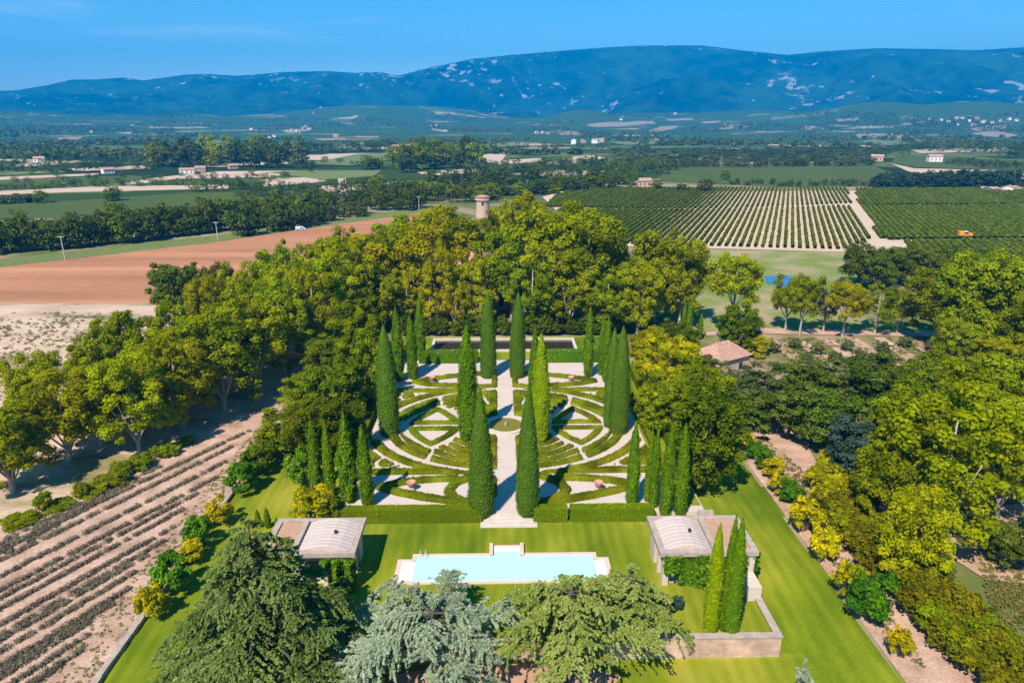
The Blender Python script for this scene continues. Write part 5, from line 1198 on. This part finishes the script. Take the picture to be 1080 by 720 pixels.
# ------------------------------------------------------------------ power poles
def pole(bx, by, top, label):
    x, y = at(bx, by); h = ht(x, y, top); t = thing('power_pole', label, 'pole', (x, y, 0), 0, 'power poles in the fields')
    MB().tube([(0, 0, -.2), (0, 0, h)], [.17, .10], 8).obj('mast', M['pole'], t); MB().box(-.9, .9, -.07, .07, h - .35, h - .2).obj('crossarm', M['pole'], t)
    mb = MB()
    for dx in (-.8, 0, .8): mb.tube([(dx, 0, h - .2), (dx, 0, h + .12)], [.06, .05], 6)
    mb.obj('insulators', M['stone'], t)
pole(69, 275, 249, 'pale power pole on the grass verge at the left edge of the ploughed field')
pole(230, 254, 234, 'thin power pole on the verge near the right end of the dark wood')
pole(442, 222, 207, 'power pole where the ploughed field narrows behind the grove')
pole(556, 204, 190, 'power pole in the wood right of the round tower')

# ------------------------------------------------------------------ buildings
def window(parent, x, z, w, h, y, m='dark', shutters=True):
    f = MB().box(x - w / 2, x + w / 2, y - .05, y + .02, z, z + h).obj('window', M[m], parent)
    MB().box(x - w / 2 - .12, x + w / 2 + .12, y - .1, y - .052, z - .16, z).obj('sill', M['stone'], f)
    if shutters:
        MB().box(x - w / 2 - w * .52, x - w / 2 - .03, y - .09, y - .02, z, z + h).obj('shutter', M['shutter'], f); MB().box(x + w / 2 + .03, x + w / 2 + w * .52, y - .09, y - .02, z, z + h).obj('shutter', M['shutter'], f)
def gable(mb, x0, x1, y0, y1, z, rise, e=.4, th=.18):
    ym = (y0 + y1) / 2; s = rise / ((y1 - y0) / 2)
    for a, b_, za, zb in ((y0 - e, ym, z - e * s, z + rise), (y1 + e, ym, z - e * s, z + rise)):
        mb.add([(x0 - e, a, za), (x1 + e, a, za), (x1 + e, b_, zb), (x0 - e, b_, zb), (x0 - e, a, za + th), (x1 + e, a, za + th), (x1 + e, b_, zb + th), (x0 - e, b_, zb + th)],
               [(0, 3, 2, 1), (4, 5, 6, 7), (0, 1, 5, 4), (1, 2, 6, 5), (2, 3, 7, 6), (3, 0, 4, 7)])
    return mb
def wall_block(x0, x1, y0, y1, h, rise):
    mb = MB(); ym = (y0 + y1) / 2
    mb.add([(x0, y0, -.3), (x1, y0, -.3), (x1, y1, -.3), (x0, y1, -.3), (x0, y0, h), (x1, y0, h), (x1, y1, h), (x0, y1, h), (x0, ym, h + rise - .05), (x1, ym, h + rise - .05)],
           [(0, 1, 5, 4), (2, 3, 7, 6), (1, 2, 6, 9, 5), (3, 0, 4, 8, 7)]); return mb
hs = thing('manor_house', 'long pink walled country house glimpsed between the golden planes', 'house', (-10.0, 147, 0))
wall_block(-13.5, 12.0, 0, 10, 10.4, 2.6).obj('wall', M['render_wall'], hs)
rf = gable(MB(), -13.5, 12.0, 0, 10, 10.4, 2.6).obj('roof', M['roof'], hs)
MB().box(-6, -5, 4, 5, 11.8, 14.2).obj('chimney', M['render_wall'], rf); MB().box(7, 8, 5, 6, 11.8, 14).obj('chimney', M['render_wall'], rf)
for fl, (z, h) in enumerate(((.9, 2.2), (4.1, 1.9), (7.2, 1.3))):
    for k in range(8):
        if fl == 0 and k == 4: continue
        window(hs, -12 + k * 3.2, z, 1.1, h, 0)
dr = MB().box(.2, 1.4, -.06, .03, 0, 2.5).obj('door', M['shutter'], hs); MB().box(1.2, 1.3, -.1, -.062, 1.1, 1.25).obj('handle', M['metal'], dr)
tw = at(511, 250); tw = (tw[0], 300.0); tw = (-30 / FPX * 300 + YAW * 300 - 0.2, 300.0); hT = ht(tw[0], tw[1], 206)
tt_ = thing('round_tower', 'round pinkish stone tower with a flat tiled top rising above the grove', 'tower', (tw[0], tw[1], 0))
MB().lathe([(3.1, -.3), (2.85, hT * .45), (2.75, hT - 2.3)], 28).obj('wall', M['tower'], tt_, smooth_=True)
MB().lathe([(2.7, hT - 2.3), (3.3, hT - 2.0), (3.3, hT - 1.5), (2.9, hT - 1.4)], 28).obj('cornice', M['tower'], tt_)
MB().lathe([(2.9, hT - 1.4), (2.9, hT - .7), (3.2, hT - .65), (3.2, hT - .5), (.01, hT + .35)], 28).obj('roof', M['roof'], tt_)
MB().box(-.45, .45, -2.95, -2.7, hT - 4.0, hT - 2.7).obj('window', M['dark'], tt_)
def hip_house(x, y, rz, L, D, h, rise, name, label, wins=True):
    t = thing(name, label, 'house', (x, y, 0), rz); MB().box(-L / 2, L / 2, -D / 2, D / 2, -.3, h).obj('wall', M['render_wall'], t)
    e = .45; a, b_ = L / 2 + e, D / 2 + e; rl = max(.05, L / 2 - D / 2 * .8); mb = MB()
    mb.add([(-a, -b_, h - .12), (a, -b_, h - .12), (a, b_, h - .12), (-a, b_, h - .12), (-rl, 0, h + rise), (rl, 0, h + rise)], [(0, 1, 5, 4), (1, 2, 5), (2, 3, 4, 5), (3, 0, 4), (0, 3, 2, 1)])
    mb.obj('roof', M['roof'], t)
    if wins: window(t, -L * .22, 1.0, .9, 1.2, -D / 2); window(t, L * .22, 1.0, .9, 1.2, -D / 2)
    return t
x, y = at(759, 392); hip_house(x, y, .55, 7.2, 5.6, 3.4, 2.0, 'tiled_cottage', 'stone cottage with a pinkish tiled hip roof among the trees right of the parterre')
x, y = at(757, 405); hip_house(x, y, .55, 4.5, 3.2, 1.7, .9, 'tiled_shed', 'small tiled shed roof just below the hip roofed cottage', False)
def farmhouse(px, py, wpx, label, m='render_wall', group=None, rz=0.0, hpx=None, name='farmhouse', small=False):
    x, y = at(px, py) if py > 158 else at_far(px, py); z = float(terr(x, y)); r = math.hypot(x, y); mpp = r / FPX
    L = wpx * mpp; D = max(6.0, L * .55); h = (hpx or wpx * .45) * mpp
    t = thing(name, label, 'house', (x, y, z - .3), rz - math.atan2(x, y) * .6, group); rise = h * .35
    wall_block(-L / 2, L / 2, -D / 2, D / 2, h, rise).obj('wall', M[m], t); gable(MB(), -L / 2, L / 2, -D / 2, D / 2, h, rise).obj('roof', M['roof'], t)
    if not small:
        for k in (-.3, 0, .3): window(t, k * L, h * .35, L * .07, h * .35, -D / 2, shutters=False)
    return t
farmhouse(678, 197, 15, 'pink farmhouse with a tiled roof at the upper edge of the vineyard', rz=.3)
farmhouse(672, 195, 5, 'narrow side building left of the pink farmhouse above the vineyard', rz=.2, hpx=5)
farmhouse(925, 170, 10, 'farmhouse with an orange roof beyond the bright green field', rz=-.3)
farmhouse(985, 171, 11, 'white walled farmhouse right of the sandy lane in the distance', 'white', rz=.2)
farmhouse(42, 171, 8, 'white farmhouse on the pale field at the far left', 'white')
farmhouse(114, 183, 9, 'white gabled farmhouse by the left hand tree line', 'white', rz=.5)
farmhouse(198, 183, 13, 'long pale shed with a dark lean-to in the left distance', 'white', hpx=4)
farmhouse(212, 181, 9, 'beige farm shed next to the long pale one', hpx=4)
farmhouse(246, 178, 8, 'pink farmhouse in the left distance before the wooded knoll', rz=.4)
for k, (px, py, w) in enumerate([(1038, 201, 6), (1046, 202, 7), (1054, 203, 6), (1063, 202, 9), (1072, 201, 7)]):
    farmhouse(px, py, w, 'small house in the cluster at the right end of the dark pine row', 'white' if k % 2 else 'render_wall', 'houses by the pine row', rz=.4 * k, small=True)
for k, (px, py, w) in enumerate([(418, 158, 8), (430, 156, 6), (437, 155, 5), (605, 152, 9), (615, 151, 6), (628, 151, 7), (634, 150, 6)]):
    farmhouse(px, py, w, 'small distant house of the hamlets on the plain', 'white' if k % 2 else 'render_wall', 'houses of the plain hamlets', rz=.5 * k, small=True)
vill = [(303, 139, 4), (308, 138, 4), (313, 139, 5), (320, 136, 5), (323, 134, 4), (326, 137, 5), (317, 140, 4), (284, 146, 5), (290, 145, 6), (354, 145, 6), (566, 141, 5), (572, 140, 4), (578, 142, 5), (655, 127, 4), (712, 121, 4),
        (980, 127, 4), (992, 128, 5), (1000, 129, 4), (1008, 127, 5), (1015, 126, 4), (1022, 129, 5), (1030, 127, 4), (1037, 130, 5), (1046, 131, 4), (1055, 129, 5), (1064, 127, 5), (1072, 128, 4), (1026, 134, 5), (1042, 135, 4), (1010, 133, 4),
        (455, 134, 4), (461, 133, 4), (470, 139, 4), (330, 113, 3), (338, 114, 3), (150, 160, 5), (60, 164, 5), (208, 153, 4), (97, 140, 4), (70, 150, 4), (265, 137, 4), (140, 133, 3)]
for k, (px, py, w) in enumerate(vill):
    farmhouse(px, py, w * .72, 'tiny pale house of the hillside villages at the foot of the mountain', 'white' if k % 3 else 'render_wall', 'houses of the hillside villages', rz=.7 * k, small=True, hpx=w * .34)

# ------------------------------------------------------------------ tree belts across the plain
FARM = {}
def far_mesh(i, leaf):
    if (i, leaf) not in FARM:
        cr, tr = KINDS['far'][0][i]; nv = len(cr.vertices); co = np.zeros(nv * 3, dtype=np.float32); cr.vertices.foreach_get('co', co)
        fv = np.zeros(len(cr.polygons) * 4, dtype=np.int32); cr.loops.foreach_get('vertex_index', fv); a = np.zeros(len(cr.polygons), dtype=np.float32); cr.attributes['v'].data.foreach_get('value', a)
        tk = MB().tube([(0, 0, -.5), (0, 0, 5), (0, 0, 9)], [.4, .3, .1], 4, cap=False); tv_ = np.array(tk.v)
        V_ = np.concatenate([co.reshape(-1, 3), tv_]); F_ = np.concatenate([fv.reshape(-1, 4), np.array(tk.f) + nv])
        me = quads('tree', V_, F_, np.concatenate([a, np.zeros(len(tk.f))]), mi=np.concatenate([np.zeros(len(a)), np.ones(len(tk.f))]).astype(int)); me.materials.append(LF[leaf]); me.materials.append(M['bark']); FARM[(i, leaf)] = me
    return FARM[(i, leaf)]
def fartree(x, y, h, w, name, label, group, leaf):
    o = obj(name, far_mesh(int(rng.integers(0, 5)), leaf), None, None, (x, y, float(terr(x, y)) - .2)); o.rotation_euler = (0, 0, rng.uniform(0, 6.28)); o.scale = (w / 11, w / 11, h / 15)
    return tag(o, label, 'tree', group)
WT = []
def belt(pts, n, hpx, wpx, name, label, leafs=('far',), jit=1.0, hv=.3):
    """trees along a line of picture feet; hpx, wpx their size in pixels at that distance"""
    seg = [math.hypot(b_[0] - a[0], b_[1] - a[1]) for a, b_ in zip(pts, pts[1:])]; tot = sum(seg)
    for i in range(n):
        s = (i + rng.uniform(-.4, .4)) / max(1, n - 1) * tot; s = min(max(s, 0), tot - 1e-6); k = 0
        while s > seg[k] and k < len(seg) - 1: s -= seg[k]; k += 1
        f = s / seg[k]; px, py = pts[k][0] + (pts[k + 1][0] - pts[k][0]) * f, pts[k][1] + (pts[k + 1][1] - pts[k][1]) * f - rng.uniform(0, jit)
        x, y = at(px, py) if py > 158 else at_far(px, py); mpp = math.hypot(x, y) / FPX
        a_ = (x, y, hpx * mpp * rng.uniform(1 - hv, 1 + hv), wpx * mpp * rng.uniform(.8, 1.25), name, label, label, leafs[int(rng.integers(0, len(leafs)))])
        WT.append((hpx, a_)) if name == 'wood_tree' else fartree(*a_)
OK_ = ('far', 'oak', 'dark')
belt([(-30, 271), (0, 269), (120, 259), (240, 245), (330, 236)], 54, 27, 20, 'wood_tree', 'tree in the dense dark belt along the far side of the ploughed field', OK_, 4)
belt([(-30, 262), (120, 250), (240, 238), (345, 228)], 46, 22, 18, 'wood_tree', 'tree in the dense dark belt along the far side of the ploughed field', OK_, 5)
belt([(252, 250), (275, 247), (300, 243), (333, 238)], 6, 26, 26, 'wood_tree', 'rounder tree standing out at the right end of the dark belt', ('far',), 1)
belt([(330, 236), (400, 226), (445, 221)], 16, 18, 16, 'wood_tree', 'tree of the belt continuing behind the narrow end of the ploughed field', OK_, 6)
belt([(345, 222), (450, 212), (520, 216)], 18, 15, 15, 'wood_tree', 'tree of the belt continuing behind the narrow end of the ploughed field', OK_, 6)
belt([(119, 212), (119.4, 212)], 1, 13, 17, 'round_tree', 'lone round dark tree in the green field at the left', ('dark',), 0, 0)
belt([(44, 214), (44.4, 214)], 1, 11, 13, 'round_tree', 'small round tree at the end of the grey scrub line on the left', ('dark',), 0, 0)
belt([(-10, 216), (36, 214)], 9, 7, 9, 'grey_bush', 'greyish bush in the scrub line at the far left of the green field', ('olive', 'far'), 1)
belt([(362, 204), (448, 203)], 15, 14, 8, 'wood_tree', 'dark upright tree in the row left of the tower', ('dark',), 1, .15)
belt([(200, 204), (250, 203), (358, 205)], 20, 10, 11, 'wood_tree', 'tree along the lane behind the left green field', OK_, 4)
belt([(400, 206), (520, 214)], 18, 14, 16, 'wood_tree', 'tree in the wood behind the round tower', ('far', 'plane_deep'), 7)
belt([(450, 198), (560, 196)], 18, 14, 15, 'wood_tree', 'tree in the wood behind the round tower', ('far', 'oak'), 8)
belt([(525, 208), (580, 206), (600, 203)], 10, 14, 16, 'wood_tree', 'tree in the wood behind the round tower', ('far', 'plane_deep'), 5)
belt([(560, 205), (670, 199)], 20, 15, 16, 'wood_tree', 'tree in the dark wood above the left end of the vineyard', OK_, 7)
belt([(560, 194), (700, 188)], 18, 12, 14, 'wood_tree', 'tree in the dark wood above the left end of the vineyard', OK_, 7)
belt([(692, 200), (693, 200)], 1, 10, 16, 'round_tree', 'bush tree right beside the pink farmhouse', ('dark',), 0, 0)
belt([(719, 202), (719.3, 202)], 1, 9, 13, 'round_tree', 'dark round bush between farmhouse and striped vines', ('oak',), 0, 0)
belt([(743, 203), (743.3, 203)], 1, 14, 16, 'round_tree', 'darker larger round bush at the top edge of the striped vines', ('dark',), 0, 0)
belt([(764, 190), (764.3, 190)], 1, 10, 13, 'round_tree', 'lone round tree at the near edge of the bright green field', ('dark',), 0, 0)
belt([(770, 196), (945, 199)], 22, 6, 7, 'small_bush', 'small bush on the scrubby line above the striped vines', ('far', 'olive'), 3)
belt([(928, 199), (1075, 197)], 30, 13, 14, 'pine_tree', 'blue green pine in the long dark row at the top of the vineyard', ('pine',), 2, .12)
belt([(932, 195), (1060, 194)], 20, 11, 14, 'pine_tree', 'blue green pine in the long dark row at the top of the vineyard', ('pine',), 2, .12)
belt([(160, 181), (215, 178), (318, 178)], 30, 22, 18, 'wood_tree', 'tree on the wooded knoll in the left middle distance', ('far', 'olive', 'plane_deep'), 8)
belt([(-10, 186), (110, 182), (165, 183)], 16, 8, 10, 'wood_tree', 'tree in the long low line across the left distance', OK_, 5)
belt([(-10, 202), (130, 197), (190, 196)], 22, 6, 10, 'wood_tree', 'low tree along the boundary behind the left bare field', ('far', 'olive'), 3)
belt([(215, 194), (300, 191)], 8, 7, 9, 'wood_tree', 'tree along the lane behind the left green field', OK_, 3)
belt([(420, 184), (440, 180), (505, 178)], 26, 22, 18, 'wood_tree', 'tree on the second wooded knoll left of the tower', ('far', 'olive', 'plane_deep'), 10)
belt([(385, 180), (400, 179)], 5, 13, 10, 'wood_tree', 'dark tree in a clump on the green field in the centre distance', ('dark',), 2)
belt([(500, 186), (620, 184)], 18, 11, 13, 'wood_tree', 'tree in the scattered wood across the middle distance', OK_, 9)
belt([(590, 175), (640, 173)], 5, 8, 9, 'round_tree', 'small round tree on the bare field in the middle distance', ('dark',), 1)
belt([(300, 164), (410, 160)], 20, 9, 11, 'wood_tree', 'tree in the dark line beyond the left knoll', OK_, 3)
belt([(640, 182), (722, 180)], 12, 12, 12, 'wood_tree', 'tree along the lane left of the bright green field', OK_, 4)
for r_ in range(7):
    y_ = 176.5 - r_ * 2.6; belt([(668 - r_ * 3, y_ - .5), (800, y_), (915 + r_ * 4, y_ - 1.5)], 24, 6.5 - r_ * .35, 11, 'orchard_tree', 'fruit tree in the orchard rows beyond the bright green field', ('olive', 'far'), .4, .12)
belt([(850, 160), (955, 166)], 14, 8, 9, 'wood_tree', 'tree near the orange roofed farmhouse', OK_, 3)
belt([(960, 160), (1080, 168)], 22, 9, 11, 'wood_tree', 'tree in the wood beyond the fields at the right', OK_, 6)
belt([(1000, 175), (1085, 181)], 14, 7, 10, 'wood_tree', 'tree in the wood beyond the fields at the right', OK_, 3)
for (pa, pb, nn, hh) in [((-10, 196), (200, 190), 10, 5), ((60, 191), (330, 186), 12, 5), ((-10, 180), (160, 176), 16, 7), ((330, 176), (500, 170), 14, 6), ((520, 178), (690, 172), 14, 6), ((-10, 172), (200, 166), 16, 6),
                          ((200, 166), (420, 160), 18, 6), ((420, 164), (640, 158), 20, 6), ((820, 163), (1000, 158), 18, 5), ((1000, 190), (1085, 186), 10, 5), ((250, 210), (340, 205), 10, 7)]:
    belt([pa, pb], nn, hh, hh * 1.5, 'wood_tree', 'tree in the hedge lines of the plain', OK_, 3.5, .45)
WT.sort(key=lambda q: -q[0])
for q, a_ in WT[:285]: fartree(*a_)
vv, ff, va_, nb_ = [], [], [], 0
for q, a_ in WT[285:]:
    me = KINDS['far'][0][int(rng.integers(0, 5))][0]; co = np.zeros(len(me.vertices) * 3, dtype=np.float32); me.vertices.foreach_get('co', co); co = co.reshape(-1, 4, 3)[::2].reshape(-1, 3)
    c_, s_ = math.cos(q * 37 + a_[0]), math.sin(q * 37 + a_[0]); P = co * np.array([a_[3] / 11, a_[3] / 11, a_[2] / 15])
    P = np.stack([P[:, 0] * c_ - P[:, 1] * s_ + a_[0], P[:, 0] * s_ + P[:, 1] * c_ + a_[1], P[:, 2] + float(terr(a_[0], a_[1]))], -1)
    vv.append(P); ff.append(np.arange(len(P)).reshape(-1, 4) + nb_); nb_ += len(P); va_.append(np.clip(rng.uniform(0, .7) + rng.uniform(-.2, .3, len(P) // 4), 0, 1))
o = obj('distant_tree_lines', quads('distant_tree_lines', np.concatenate(vv), np.concatenate(ff), np.concatenate(va_)), LF['far']); tag(o, 'dark lines of small trees between the fields of the middle distance', 'trees', None, 'stuff')
# far woods that read as one mass
def woods(n, label):
    cs, rs = [], []; co = {}
    for i in range(n):
        px = rng.uniform(-80, 1160); py = 152 + rng.uniform(0, 1) ** 1.3 * 16 if i % 2 else rng.uniform(120, 152)
        x, y = at_far(px, py)
        if mnoise.noise(Vector((x * .0042, y * .0028, 1.3))) < rng.uniform(-.06, .30): continue
        h = rng.uniform(4, 7) * (1.6 if y > 1700 else 1); sp_r = 14 if y > 1700 else 3.5
        for q in range(3): cs.append((x + rng.normal(0, sp_r), y + rng.normal(0, sp_r), float(terr(x, y)) + h * .6)); rs.append(h * rng.uniform(.6, 1.0))
    V_, F_, v = clump_cards(np.array(cs), np.array(rs), 9, 2.3, .4, .8, .9)
    o = obj('distant_woods', quads('distant_woods', V_, F_, v), LF['far']); tag(o, label, 'woods', None, 'stuff')
woods(6500, 'distant dark woods between the fields at the foot of the mountain')

# ------------------------------------------------------------------ haze
def hazebox():
    m = bpy.data.materials.new('haze_air'); m.use_nodes = True; n, l = m.node_tree.nodes, m.node_tree.links; n.remove(n['Principled BSDF'])
    pv = n.new('ShaderNodeVolumePrincipled'); pv.inputs['Color'].default_value = (.0, .42, 1.0, 1); pv.inputs['Density'].default_value = 0.00018; pv.inputs['Anisotropy'].default_value = 0.0
    l.new(pv.outputs[0], n['Material Output'].inputs['Volume'])
    o = MB().box(-11000, 11000, -1500, 9200, -16, 880).obj('haze', m); o['kind'] = 'stuff'; tag(o, 'blue summer haze over the plain', 'haze')
hazebox()
